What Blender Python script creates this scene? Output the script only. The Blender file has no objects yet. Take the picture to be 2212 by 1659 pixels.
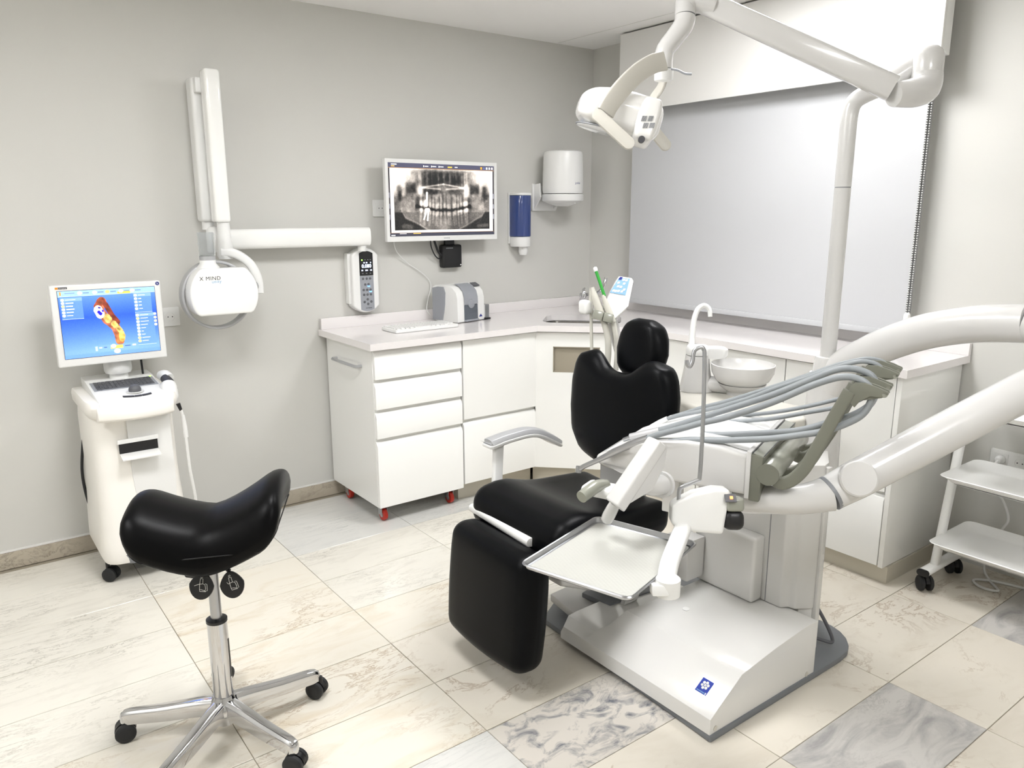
import bpy, bmesh, math, random
import numpy as np
from mathutils import Vector, Matrix
random.seed(7)
SC = bpy.context.scene
COL = SC.collection
pi = math.pi

# ------------------------------------------------------------------ camera
IW, IH, FPX = 2212.0, 1659.0, 1673.57
CAM = Vector((-3.4667, -3.771, 1.5))
YAW, PITCH, ROLL = 0.9263, -0.2198, -0.0019
FW = Vector((math.cos(PITCH)*math.cos(YAW), math.cos(PITCH)*math.sin(YAW), math.sin(PITCH)))
_r = FW.cross(Vector((0, 0, 1))).normalized(); _u = _r.cross(FW)
RT = math.cos(ROLL)*_r + math.sin(ROLL)*_u
UP = -math.sin(ROLL)*_r + math.cos(ROLL)*_u
cd = bpy.data.cameras.new('camera'); cam = bpy.data.objects.new('camera', cd); COL.objects.link(cam)
cd.sensor_width = 36.0; cd.lens = FPX/IW*36.0; cd.clip_start = 0.02
Mc = Matrix((RT, UP, -FW)).transposed().to_4x4(); Mc.translation = CAM
cam.matrix_world = Mc
SC.camera = cam

# ------------------------------------------------------------------ world, exposure
w = bpy.data.worlds.new('world'); SC.world = w; w.use_nodes = True
w.node_tree.nodes['Background'].inputs[0].default_value = (.8, .85, .9, 1)
w.node_tree.nodes['Background'].inputs[1].default_value = .05
SC.view_settings.view_transform = 'Standard'; SC.view_settings.look = 'None'
SC.view_settings.gamma = 1.0; SC.view_settings.use_curve_mapping = False
SC.view_settings.exposure = 0.54
PANEL_E = 20.0          # LED ceiling panels (emitting diffusers)
PANELS = [(-0.93, -1.86), (-2.65, -1.86), (-4.35, -1.86), (-2.35, -4.0)]  # last two are unseen, added to even and brighten the light

# ------------------------------------------------------------------ pixel helpers
def ray(px, py):
    return FW + RT*((px-IW/2)/FPX) + UP*(-(py-IH/2)/FPX)
def hp(px, py, P0, n):
    d = ray(px, py); n = Vector(n); return CAM + d*((Vector(P0)-CAM).dot(n)/d.dot(n))
def hx(px, py, x): return hp(px, py, (x, 0, 0), (1, 0, 0))
def hy(px, py, y): return hp(px, py, (0, y, 0), (0, 1, 0))
def hz(px, py, z): return hp(px, py, (0, 0, z), (0, 0, 1))
def hd(px, py, d): return CAM + ray(px, py)*d     # d = distance along the view axis, chosen from the thing's support and usual size

# ------------------------------------------------------------------ materials
def lin(c):
    return tuple((v/12.92 if v <= .04045 else ((v+.055)/1.055)**2.4) for v in c)
def rgb(r, g, b): return lin((r/255, g/255, b/255))
MATS = {}
def mat(name, col, rough=.5, metal=0, spec=.5, bump=0, bscale=200, coat=0, trans=0, emis=None, es=0, alpha=1, sheen=0, var=0):
    m = bpy.data.materials.new(name); m.use_nodes = True; nt = m.node_tree; b = nt.nodes['Principled BSDF']
    b.inputs['Base Color'].default_value = (*col, 1); b.inputs['Roughness'].default_value = rough
    b.inputs['Metallic'].default_value = metal; b.inputs['Specular IOR Level'].default_value = spec
    b.inputs['Coat Weight'].default_value = coat; b.inputs['Coat Roughness'].default_value = .05
    b.inputs['Transmission Weight'].default_value = trans; b.inputs['Alpha'].default_value = alpha
    if emis: b.inputs['Emission Color'].default_value = (*emis, 1); b.inputs['Emission Strength'].default_value = es
    if bump or var:
        tc = nt.nodes.new('ShaderNodeTexCoord')
        n = nt.nodes.new('ShaderNodeTexNoise'); n.inputs['Scale'].default_value = bscale; n.inputs['Detail'].default_value = 3
        nt.links.new(tc.outputs['Object'], n.inputs['Vector'])
        if bump:
            bp = nt.nodes.new('ShaderNodeBump'); bp.inputs['Strength'].default_value = bump; bp.inputs['Distance'].default_value = .002
            nt.links.new(n.outputs['Fac'], bp.inputs['Height']); nt.links.new(bp.outputs['Normal'], b.inputs['Normal'])
        if var:
            mx = nt.nodes.new('ShaderNodeMix'); mx.data_type = 'RGBA'; mx.blend_type = 'MIX'
            mx.inputs['A'].default_value = (*[c*(1-var) for c in col], 1); mx.inputs['B'].default_value = (*[min(1, c*(1+var)) for c in col], 1)
            n2 = nt.nodes.new('ShaderNodeTexNoise'); n2.inputs['Scale'].default_value = 3; nt.links.new(tc.outputs['Object'], n2.inputs['Vector'])
            nt.links.new(n2.outputs['Fac'], mx.inputs['Factor']); nt.links.new(mx.outputs['Result'], b.inputs['Base Color'])
    MATS[name] = m; return m
mat('wall', rgb(207, 206, 201), .7, bump=.05, bscale=350, var=.015)
mat('ceiling', rgb(246, 245, 243), .85, bump=.05, bscale=120)
mat('trim', rgb(225, 224, 220), .6)
mat('gloss', rgb(243, 243, 240), .12, coat=.3)
mat('cabside', rgb(236, 236, 233), .1, coat=.3)
mat('kick', rgb(205, 199, 184), .4)
mat('quartz', rgb(232, 228, 227), .16, coat=.2, var=.02)
mat('pelmet', rgb(230, 229, 226), .04, coat=.5)
mat('niche', rgb(158, 150, 134), .5)
mat('plastic', rgb(232, 232, 230), .3)
mat('trolleywhite', rgb(250, 250, 248), .3)
mat('cartwhite', rgb(247, 244, 238), .38)
mat('unitwhite', rgb(208, 207, 205), .24, coat=.25)
mat('unitbeige', rgb(198, 195, 186), .35)
mat('coverwhite', rgb(225, 224, 221), .16, coat=.4)
mat('column', rgb(212, 211, 208), .16, coat=.3)
mat('baseplate', rgb(118, 121, 126), .45)
mat('leather', rgb(9, 10, 12), .34, spec=.10, bump=.12, bscale=900)
mat('stoolleather', rgb(8, 8, 9), .35, spec=.10, bump=.10, bscale=900)
mat('seam', rgb(8, 8, 9), .6)
mat('chrome', rgb(205, 205, 207), .07, metal=1)
mat('chromedull', rgb(180, 181, 184), .28, metal=1)
mat('sinksteel_shaded', rgb(112, 110, 106), .25, metal=1)  # darker than the steel is: shade inside the sink put into the colour
mat('steel', rgb(190, 188, 182), .3, metal=1)
mat('silver', rgb(196, 196, 198), .38, metal=.6)
mat('silverpaint', rgb(178, 179, 181), .4, metal=.3)
mat('olive', rgb(114, 115, 104), .42)
mat('olivelight', rgb(146, 147, 136), .22, coat=.3)
mat('hose', rgb(140, 145, 148), .42)
mat('hosebeige', rgb(196, 194, 184), .5)
mat('blackplastic', rgb(20, 20, 22), .4)
mat('rubber', rgb(30, 31, 33), .6)
mat('greyplastic', rgb(152, 155, 161), .4)
mat('darkgrey', rgb(92, 93, 97), .45)
mat('midgrey', rgb(126, 128, 132), .45)
mat('red', rgb(188, 42, 26), .35)
mat('green', rgb(48, 158, 58), .35)
mat('bluetrans', rgb(70, 92, 158), .12, coat=.4, trans=.4)
mat('navy', rgb(34, 46, 128), .3)
mat('stickerblue', rgb(16, 52, 160), .35)
mat('paleblue', rgb(128, 168, 204), .4)
mat('markgrey', rgb(150, 152, 156), .5)
mat('ink', rgb(58, 58, 62), .5)
mat('inkblue', rgb(120, 168, 205), .5)
mat('cleartube', (.85, .87, .88), .08, trans=.9, spec=.4)
mat('smoke', rgb(150, 158, 168), .08, trans=.7)
mat('glass', (.9, .95, .97), .03, trans=1)
mat('nightglass', rgb(40, 46, 54), .05)
mat('fabric', rgb(190, 191, 193), .9, bump=.12, bscale=900)
mat('alu', rgb(196, 197, 199), .35, metal=.5)
mat('led', (1, 1, 1), .5, emis=(.985, .985, .995), es=PANEL_E)
mat('ledgreen', (0, .2, 0), .4, emis=(.35, 1, .1), es=3)
mat('ledblue', (0, .05, .3), .4, emis=(.1, .35, 1), es=4)
mat('segment', (.6, .7, 1), .4, emis=(.62, .72, 1), es=2.2)
mat('ledorange', (.3, .1, 0), .4, emis=(1, .35, .15), es=1.5)
mat('lamplens', rgb(235, 236, 236), .08, coat=.5)
mat('grout', rgb(150, 142, 126), .8)
mat('gum', rgb(180, 90, 60), .4)
mat('orange', rgb(230, 150, 40), .4)

def marble(name, base, vein, dark, vs, amount, darkamount, stretch=(1, 3.2, 1), rough=.13, thr=(.5, .78)):
    m = bpy.data.materials.new(name); m.use_nodes = True; nt = m.node_tree; b = nt.nodes['Principled BSDF']
    base, vein, dark = [tuple(.80*c for c in q) for q in (base, vein, dark)]
    N = nt.nodes.new; L = nt.links.new
    tc = N('ShaderNodeTexCoord'); oi = N('ShaderNodeObjectInfo')
    sc = N('ShaderNodeVectorMath'); sc.operation = 'SCALE'; sc.inputs[0].default_value = (37, 53, 91); L(oi.outputs['Random'], sc.inputs['Scale'])
    ad = N('ShaderNodeVectorMath'); ad.operation = 'ADD'; L(tc.outputs['Object'], ad.inputs[0]); L(sc.outputs[0], ad.inputs[1])
    mp = N('ShaderNodeMapping'); mp.inputs['Scale'].default_value = stretch; mp.inputs['Rotation'].default_value = (0, 0, .25); L(ad.outputs[0], mp.inputs['Vector'])
    n1 = N('ShaderNodeTexNoise'); n1.inputs['Scale'].default_value = vs; n1.inputs['Detail'].default_value = 8; n1.inputs['Roughness'].default_value = .62; n1.inputs['Distortion'].default_value = 1.1
    L(mp.outputs[0], n1.inputs['Vector'])
    r1 = N('ShaderNodeValToRGB'); r1.color_ramp.elements[0].position = thr[0]; r1.color_ramp.elements[1].position = thr[1]; L(n1.outputs['Fac'], r1.inputs[0])
    r1.color_ramp.elements[1].color = (amount, amount, amount, 1)
    m1 = N('ShaderNodeMix'); m1.data_type = 'RGBA'; L(r1.outputs[0], m1.inputs['Factor'])
    m1.inputs['A'].default_value = (*base, 1); m1.inputs['B'].default_value = (*vein, 1)
    n2 = N('ShaderNodeTexNoise'); n2.inputs['Scale'].default_value = vs*1.4; n2.inputs['Detail'].default_value = 10; n2.inputs['Roughness'].default_value = .7; n2.inputs['Distortion'].default_value = .6
    L(mp.outputs[0], n2.inputs['Vector'])
    # thin veins: |noise-.5| small
    s = N('ShaderNodeMath'); s.operation = 'SUBTRACT'; s.inputs[1].default_value = .5; L(n2.outputs['Fac'], s.inputs[0])
    a = N('ShaderNodeMath'); a.operation = 'ABSOLUTE'; L(s.outputs[0], a.inputs[0])
    r2 = N('ShaderNodeValToRGB'); r2.color_ramp.elements[0].color = (darkamount,)*3+(1,); r2.color_ramp.elements[1].color = (0, 0, 0, 1)
    r2.color_ramp.elements[1].position = .022; L(a.outputs[0], r2.inputs[0])
    n3 = N('ShaderNodeTexNoise'); n3.inputs['Scale'].default_value = 2.6; L(ad.outputs[0], n3.inputs['Vector'])
    r3 = N('ShaderNodeValToRGB'); r3.color_ramp.elements[0].position = .46; r3.color_ramp.elements[1].position = .64; L(n3.outputs['Fac'], r3.inputs[0])
    mu = N('ShaderNodeMath'); mu.operation = 'MULTIPLY'; L(r2.outputs[0], mu.inputs[0]); L(r3.outputs[0], mu.inputs[1])
    m2 = N('ShaderNodeMix'); m2.data_type = 'RGBA'; L(mu.outputs[0], m2.inputs['Factor']); L(m1.outputs['Result'], m2.inputs['A']); m2.inputs['B'].default_value = (*dark, 1)
    L(m2.outputs['Result'], b.inputs['Base Color']); b.inputs['Roughness'].default_value = rough; b.inputs['Specular IOR Level'].default_value = .4
    MATS[name] = m
marble('marble_cream', rgb(244, 238, 224), rgb(220, 202, 170), rgb(170, 140, 104), 3.0, .65, .7)
marble('marble_white', rgb(244, 240, 229), rgb(216, 211, 200), rgb(150, 144, 132), 5.0, .6, .65, (1, 4, 1))
marble('marble_streak', rgb(233, 232, 227), rgb(204, 205, 203), rgb(156, 158, 158), 3.4, .6, .55, (1, 8, 1))
marble('marble_grey', rgb(220, 217, 212), rgb(172, 170, 169), rgb(142, 140, 140), 4.0, .9, .4, (1, 2.4, 1), .13, (.42, .66))
marble('marble_blue', rgb(232, 226, 216), rgb(104, 110, 124), rgb(88, 84, 84), 10.0, .9, .6, (1, 1.5, 1), .13, (.48, .68))
marble('marble_plain', rgb(243, 236, 222), rgb(220, 210, 192), rgb(172, 148, 122), 2.6, .6, .65, (1, 1.6, 1))
marble('marble_skirt', rgb(204, 194, 176), rgb(150, 138, 122), rgb(112, 104, 94), 5.0, .9, .7, (1.5, 1, 2), .25)

# ------------------------------------------------------------------ mesh helpers
def nb(): return bmesh.new()
def raw(bm, vs, fs):
    v = [bm.verts.new(p) for p in vs]
    for f in fs:
        try: bm.faces.new([v[i] for i in f])
        except ValueError: pass
    return bm
def box(bm, lo, hi):
    (x0, y0, z0), (x1, y1, z1) = [tuple(map(min, zip(lo, hi))), tuple(map(max, zip(lo, hi)))]
    return raw(bm, [(x0,y0,z0),(x1,y0,z0),(x1,y1,z0),(x0,y1,z0),(x0,y0,z1),(x1,y0,z1),(x1,y1,z1),(x0,y1,z1)],
               [(3,2,1,0),(4,5,6,7),(0,1,5,4),(1,2,6,5),(2,3,7,6),(3,0,4,7)])
def bx(lo, hi): return box(nb(), lo, hi)
def obox(c, ax, ay, az, hx_, hy_, hz_):
    c = Vector(c); ax, ay, az = [Vector(a).normalized() for a in (ax, ay, az)]; bm = nb()
    P = [c+ax*(sx*hx_)+ay*(sy*hy_)+az*(sz*hz_) for sz in (-1,1) for sx, sy in ((-1,-1),(1,-1),(1,1),(-1,1))]
    raw(bm, P, [(3,2,1,0),(4,5,6,7),(0,1,5,4),(1,2,6,5),(2,3,7,6),(3,0,4,7)]); bmesh.ops.recalc_face_normals(bm, faces=bm.faces[:]); return bm
def prism(poly, vec, bm=None):
    """poly: list of 3D points (planar loop); extruded by vec"""
    bm = bm or nb(); vec = Vector(vec); n = len(poly)
    vs = [Vector(p) for p in poly]+[Vector(p)+vec for p in poly]
    raw(bm, vs, [tuple(range(n)), tuple(range(2*n-1, n-1, -1))]+[(i, i+n, (i+1) % n+n, (i+1) % n) for i in range(n)])
    bmesh.ops.recalc_face_normals(bm, faces=bm.faces[:]); return bm
def rrect(w_, h_, r, n=6):
    P = []
    for cx, cy, a0 in ((w_/2-r, h_/2-r, 0), (-w_/2+r, h_/2-r, pi/2), (-w_/2+r, -h_/2+r, pi), (w_/2-r, -h_/2+r, 1.5*pi)):
        for i in range(n+1):
            a = a0+pi/2*i/n; P.append((cx+r*math.cos(a), cy+r*math.sin(a)))
    return P
def plate(c, ax, ay, w_, h_, t, r=.003, n=5):
    """rounded plate, centre c of its back face, in-plane axes ax, ay, thickness t along ax x ay"""
    c = Vector(c); ax = Vector(ax).normalized(); ay = Vector(ay).normalized(); nz = ax.cross(ay)
    return prism([c+ax*p+ay*q for p, q in rrect(w_, h_, r, n)], nz*t)
def smoothpath(pts, n=8):
    pts = [Vector(p) for p in pts]; out = []
    for i in range(len(pts)-1):
        p0 = pts[max(i-1, 0)]; p1 = pts[i]; p2 = pts[i+1]; p3 = pts[min(i+2, len(pts)-1)]
        for k in range(n):
            t = k/n; out.append(.5*((2*p1)+(p2-p0)*t+(2*p0-5*p1+4*p2-p3)*t*t+(3*p1-p0-3*p2+p3)*t**3))
    out.append(pts[-1]); return out
def interp(vals, n):
    out = []
    for i in range(len(vals)-1):
        for k in range(n): out.append(vals[i]+(vals[i+1]-vals[i])*k/n)
    out.append(vals[-1]); return out
def sweep(path, sec, bm=None, cap=True, upv=None, scale=None):
    """sec: list of (a,b) in the frame normal to the path; frame kept by parallel transport"""
    bm = bm or nb(); path = [Vector(p) for p in path]; n = len(path); m = len(sec); rings = []
    t0 = (path[1]-path[0]).normalized()
    u = Vector(upv) if upv else (Vector((0, 0, 1)) if abs(t0.z) < .9 else Vector((1, 0, 0)))
    u = (u-t0*u.dot(t0)).normalized()
    for i, p in enumerate(path):
        t = ((path[min(i+1, n-1)]-path[max(i-1, 0)])).normalized()
        u = (u-t*u.dot(t)).normalized(); v = t.cross(u); s = scale[i] if scale else 1
        rings.append([bm.verts.new(p+u*(a*s)+v*(b*s)) for a, b in sec])
    for i in range(n-1):
        for j in range(m):
            bm.faces.new((rings[i][j], rings[i][(j+1) % m], rings[i+1][(j+1) % m], rings[i+1][j]))
    if cap:
        bm.faces.new(rings[0][::-1]); bm.faces.new(rings[-1])
    bmesh.ops.recalc_face_normals(bm, faces=bm.faces[:]); return bm
def circ(r, n=12): return [(r*math.cos(2*pi*i/n), r*math.sin(2*pi*i/n)) for i in range(n)]
def tube(pts, r, n=12, smooth=0, bm=None, cap=True):
    if smooth: path = smoothpath(pts, smooth)
    else: path = [Vector(p) for p in pts]
    if isinstance(r, (list, tuple)):
        sc = interp(list(r), smooth) if smooth else list(r)
    else: sc = [r]*len(path)
    return sweep(path, circ(1, n), bm, cap, scale=sc)
def lathe(prof, c=(0,0,0), axis=(0,0,1), n=24, bm=None):
    """prof: (radius, height) list along axis"""
    bm = bm or nb(); c = Vector(c); az = Vector(axis).normalized(); ax = az.orthogonal().normalized(); ay = az.cross(ax); rings = []
    for r, h in prof:
        if r < 1e-6: rings.append([bm.verts.new(c+az*h)])
        else: rings.append([bm.verts.new(c+az*h+ax*(r*math.cos(2*pi*i/n))+ay*(r*math.sin(2*pi*i/n))) for i in range(n)])
    for a, b in zip(rings, rings[1:]):
        if len(a) == 1 and len(b) == 1: continue
        for i in range(n):
            j = (i+1) % n
            if len(a) == 1: bm.faces.new((a[0], b[j], b[i]))
            elif len(b) == 1: bm.faces.new((a[i], a[j], b[0]))
            else: bm.faces.new((a[i], a[j], b[j], b[i]))
    if len(rings[0]) > 1 : bm.faces.new(rings[0][::-1])
    if len(rings[-1]) > 1: bm.faces.new(rings[-1])
    bmesh.ops.recalc_face_normals(bm, faces=bm.faces[:]); return bm
def cyl(c, axis, r, h, n=20, bm=None): return lathe([(r, 0), (r, h)], c, axis, n, bm)
def rbox(lx, ly, lz, r, k=4, m=8, fn=None, M=None, bm=None):
    """rounded box with an evenly gridded surface, then deformed by fn(Vector)->Vector and moved by M"""
    bm2 = nb(); r = min(r, lx/2*.999, ly/2*.999, lz/2*.999)
    def samp(h):
        a = [-h+r*(1-math.cos(pi/2*i/k)) for i in range(k)]
        inner = h-r
        b = [-inner+2*inner*i/m for i in range(m+1)] if inner > 1e-4 else [0]
        return a+b+[-x for x in a[::-1]]
    H = (lx/2, ly/2, lz/2); S = [samp(h) for h in H]
    def rnd(p):
        q = Vector([max(-(H[i]-r), min(H[i]-r, p[i])) for i in range(3)]); d = p-q
        return q+d.normalized()*r if d.length > 1e-9 else p
    cache = {}
    def V(p):
        key = tuple(round(x, 5) for x in p)
        if key not in cache:
            q = rnd(Vector(p)); q = fn(q) if fn else q
            cache[key] = bm2.verts.new(M @ q if M else q)
        return cache[key]
    for ax in range(3):
        a1, a2 = (ax+1) % 3, (ax+2) % 3
        for sg in (-1, 1):
            for i in range(len(S[a1])-1):
                for j in range(len(S[a2])-1):
                    qd = []
                    for ii, jj in ((i, j), (i+1, j), (i+1, j+1), (i, j+1)):
                        p = [0, 0, 0]; p[ax] = sg*H[ax]; p[a1] = S[a1][ii]; p[a2] = S[a2][jj]; qd.append(V(p))
                    if sg < 0: qd.reverse()
                    if len(set(qd)) >= 3:
                        try: bm2.faces.new(qd)
                        except ValueError: pass
    if bm is None: return bm2
    return merge(bm, bm2)
def merge(a, *others):
    for b in others:
        me = bpy.data.meshes.new('tmp'); b.to_mesh(me); b.free(); a.from_mesh(me); bpy.data.meshes.remove(me)
    return a
def frame(o, x, y, z):
    M = Matrix((Vector(x).normalized(), Vector(y).normalized(), Vector(z).normalized())).transposed().to_4x4(); M.translation = Vector(o); return M
def bevel(bm, wd, seg=2, ang=35):
    bmesh.ops.remove_doubles(bm, verts=bm.verts[:], dist=1e-5)
    es = [e for e in bm.edges if len(e.link_faces) == 2 and e.calc_face_angle(0) > math.radians(ang)]
    if es: bmesh.ops.bevel(bm, geom=es, offset=wd, segments=seg, affect='EDGES', clamp_overlap=True, profile=.6)
    return bm

ROOT = {}
def finish(bm, name, m, off, smooth=40):
    for v in bm.verts: v.co -= off
    me = bpy.data.meshes.new(name); bm.to_mesh(me); bm.free()
    me.materials.append(MATS[m])
    if smooth:
        me.shade_smooth(); me.set_sharp_from_angle(angle=math.radians(smooth))
    o = bpy.data.objects.new(name, me); COL.objects.link(o); return o
def thing(name, label, cat, loc, group=None):
    o = bpy.data.objects.new(name, None); COL.objects.link(o); o.location = loc; o.empty_display_size = .05
    o['label'] = label; o['category'] = cat
    if group: o['group'] = group
    ROOT[o.name] = Vector(loc); return o
def part(name, bm, m, parent, bev=0, seg=2, smooth=40, label=None, kind=None):
    off = ROOT[parent.name]
    if bev: bevel(bm, bev, seg)
    o = finish(bm, name, m, off, smooth); o.parent = parent; ROOT[o.name] = off
    if label: o['label'] = label
    if kind: o['kind'] = kind
    return o
def single(name, bm, m, label=None, cat=None, group=None, bev=0, seg=2, smooth=40, kind=None, base=None):
    if bev: bevel(bm, bev, seg)
    co = [v.co for v in bm.verts]
    lo = Vector([min(c[i] for c in co) for i in range(3)]); hi = Vector([max(c[i] for c in co) for i in range(3)])
    off = Vector(((lo.x+hi.x)/2, (lo.y+hi.y)/2, lo.z)) if base is None else Vector(base)
    o = finish(bm, name, m, off, smooth); o.location = off; ROOT[o.name] = off
    if label: o['label'] = label
    if cat: o['category'] = cat
    if group: o['group'] = group
    if kind: o['kind'] = kind
    return o
def struct(name, bm, m, **k): return single(name, bm, m, kind='structure', **k)
def textbm(s, size, o, ax, ay, depth=.0004, align='CENTER', spacing=1.0, bold=0):
    cu = bpy.data.curves.new('t', 'FONT'); cu.body = s; cu.size = size; cu.align_x = align; cu.align_y = 'CENTER'; cu.extrude = depth; cu.space_character = spacing; cu.offset = bold
    ob = bpy.data.objects.new('t', cu); COL.objects.link(ob)
    dg = bpy.context.evaluated_depsgraph_get(); dg.update(); me = bpy.data.meshes.new_from_object(ob.evaluated_get(dg))
    bm = nb(); bm.from_mesh(me); bpy.data.meshes.remove(me); bpy.data.objects.remove(ob); bpy.data.curves.remove(cu)
    ax = Vector(ax).normalized(); ay = Vector(ay).normalized()
    bm.transform(frame(o, ax, ay, ax.cross(ay))); return bm
def screenobj(name, img, c, ax, ay, w_, h_, parent, strength):
    """flat lit screen: colours per cell of a fine grid (the picture shown on the screen), emitting"""
    H, W_, _ = img.shape; c = Vector(c); ax = Vector(ax).normalized(); ay = Vector(ay).normalized(); off = ROOT[parent.name]
    xs = (np.arange(W_+1)/W_-.5)*w_; ys = (.5-np.arange(H+1)/H)*h_
    X, Y = np.meshgrid(xs, ys); co = np.array(c-off)[None, None, :]+X[..., None]*np.array(ax)+Y[..., None]*np.array(ay)
    idx = np.arange((H+1)*(W_+1)).reshape(H+1, W_+1)
    F = np.stack([idx[1:, :-1], idx[1:, 1:], idx[:-1, 1:], idx[:-1, :-1]], -1).reshape(-1, 4)
    me = bpy.data.meshes.new(name); me.vertices.add(co.size//3); me.vertices.foreach_set('co', co.reshape(-1).astype(np.float32))
    me.loops.add(F.size); me.loops.foreach_set('vertex_index', F.reshape(-1).astype(np.int32))
    me.polygons.add(len(F)); me.polygons.foreach_set('loop_start', (np.arange(len(F))*4).astype(np.int32)); me.update(calc_edges=True)
    a = me.color_attributes.new('picture', 'FLOAT_COLOR', 'CORNER')
    lc = np.where(img <= .04045, img/12.92, ((img+.055)/1.055)**2.4)
    cc = np.ones((len(F), 4, 4), np.float32); cc[:, :, :3] = lc.reshape(-1, 1, 3); a.data.foreach_set('color', cc.reshape(-1))
    m = bpy.data.materials.new(name); m.use_nodes = True; nt = m.node_tree; b = nt.nodes['Principled BSDF']
    at = nt.nodes.new('ShaderNodeAttribute'); at.attribute_name = 'picture'
    b.inputs['Base Color'].default_value = (.01, .01, .01, 1); b.inputs['Roughness'].default_value = .25
    nt.links.new(at.outputs['Color'], b.inputs['Emission Color']); b.inputs['Emission Strength'].default_value = strength
    me.materials.append(m); o = bpy.data.objects.new(name, me); COL.objects.link(o); o.parent = parent; ROOT[o.name] = off; return o

# ================================================================== the room
HC = 2.467; X0, Y0 = -4.9, -4.9
fl = struct('floor', bx((X0-.1, Y0-.1, -.12), (.1, .1, -.0025)), 'grout', base=(0, 0, 0))
TX, TY = .5915, .2963
tilemesh = {}
def tile_mesh(mname):
    if mname not in tilemesh:
        bm = bx((-TX/2+.0012, -TY/2+.0012, -.012), (TX/2-.0012, TY/2-.0012, 0))
        es = [e for e in bm.edges if all(v.co.z > -.001 for v in e.verts)]
        bmesh.ops.bevel(bm, geom=es, offset=.0008, segments=1, affect='EDGES')
        me = bpy.data.meshes.new('tile_'+mname); bm.to_mesh(me); bm.free(); me.materials.append(MATS[mname]); tilemesh[mname] = me
    return tilemesh[mname]
special = {(3, 7): 'marble_blue', (3, 6): 'marble_plain', (2, 9): 'marble_grey', (2, 8): 'marble_plain', (2, 7): 'marble_plain', (1, 8): 'marble_plain', (4, 7): 'marble_streak', (3, 5): 'marble_plain',
           (1, 7): 'marble_plain', (1, 10): 'marble_plain', (1, 9): 'marble_plain', (0, 9): 'marble_grey', (2, 10): 'marble_plain', (3, 8): 'marble_plain', (3, 9): 'marble_plain', (2, 6): 'marble_plain', (1, 6): 'marble_cream', (3, 4): 'marble_cream', (4, 6): 'marble_cream', (4, 5): 'marble_cream',
           (4, 4): 'marble_cream', (4, 3): 'marble_cream', (4, 2): 'marble_cream', (3, 3): 'marble_white', (3, 2): 'marble_white', (3, 1): 'marble_streak', (3, 0): 'marble_streak', (4, 1): 'marble_white'}
# kx columns counted from wall B, ky rows counted from wall A
for kx in range(0, 8):
    for ky in range(0, 16):
        xc = -.543-TX*(kx-1)-TX/2+0.0; yc = -.0415-TY*ky-TY/2
        if xc < X0+.2 or yc < Y0+.1: continue
        mname = special.get((kx, ky)) or ('marble_streak' if ky < 2 and kx < 5 else random.choice(['marble_cream', 'marble_white', 'marble_plain', 'marble_white']))
        if kx >= 5 and (kx, ky) not in special: mname = 'marble_white' if ky < 5 else 'marble_cream'
        if kx == 0 or (kx == 1 and ky < 6): mname = special.get((kx, ky)) or 'marble_plain'
        o = bpy.data.objects.new('tile', tile_mesh(mname)); COL.objects.link(o); o.parent = fl
        o.location = (xc, yc, random.uniform(-.0004, .0002)); o.rotation_euler = (random.uniform(-.0012, .0012), random.uniform(-.0012, .0012), 0)
struct('ceiling', bx((X0-.1, Y0-.1, HC), (.1, .1, HC+.1)), 'ceiling')
struct('wall_back', bx((X0-.1, 0, -.12), (.1, .1, HC)), 'wall')
struct('wall_right', bx((0, Y0, -.12), (.1, 0, HC)), 'wall')
struct('wall_left', bx((X0-.1, Y0, -.12), (X0, 0, HC)), 'wall')
struct('wall_front', bx((X0-.1, Y0-.1, -.12), (.1, Y0, HC)), 'wall')
# thin joint strip across the ceiling boards
struct('trim_1', bx((-.305, -4.4, HC-.0015), (-.300, -.02, HC+.001)), 'trim')
bs = struct('baseboard_back', bx((X0, -.004, .0), (-.42, 0, .076)), 'grout', base=(0, 0, 0))
xx = -.45
while xx > -4.7:
    L = .592; x1 = max(xx-L, X0+.05)
    o = part('skirting_stone', bx((x1+.0008, -.012, .0), (xx-.0008, -.002, .075)), 'marble_skirt', bs, bev=.001, seg=1); xx = x1-.0001
    if x1 <= X0+.06: break
struct('trim_2', bx((X0, -.010, .076), (-.42, 0, .082)), 'trim')
# ceiling light panels
for i, (px_, py_) in enumerate(PANELS):
    lab = ['square white LED ceiling panel in front of the glossy window pelmet', 'square white LED ceiling panel above the saddle stool', 'square white LED ceiling panel, unseen, added to even the light on the scanner cart side', 'square white LED ceiling panel, unseen, added to brighten the side facing the delivery unit'][i]
    t = thing('ceiling_light', lab, 'ceiling light', (px_, py_, HC-.012), 'ceiling light panels')
    part('diffuser', bx((px_-.285, py_-.285, HC-.009), (px_+.285, py_+.285, HC-.004)), 'led', t)
    f = nb()
    for a, b in (((-.3, -.3), (.3, -.285)), ((-.3, .285), (.3, .3)), ((-.3, -.285), (-.285, .285)), ((.285, -.285), (.3, .285))):
        box(f, (px_+a[0], py_+a[1], HC-.011), (px_+b[0], py_+b[1], HC-.0002))
    part('frame', f, 'plastic', t)

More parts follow.
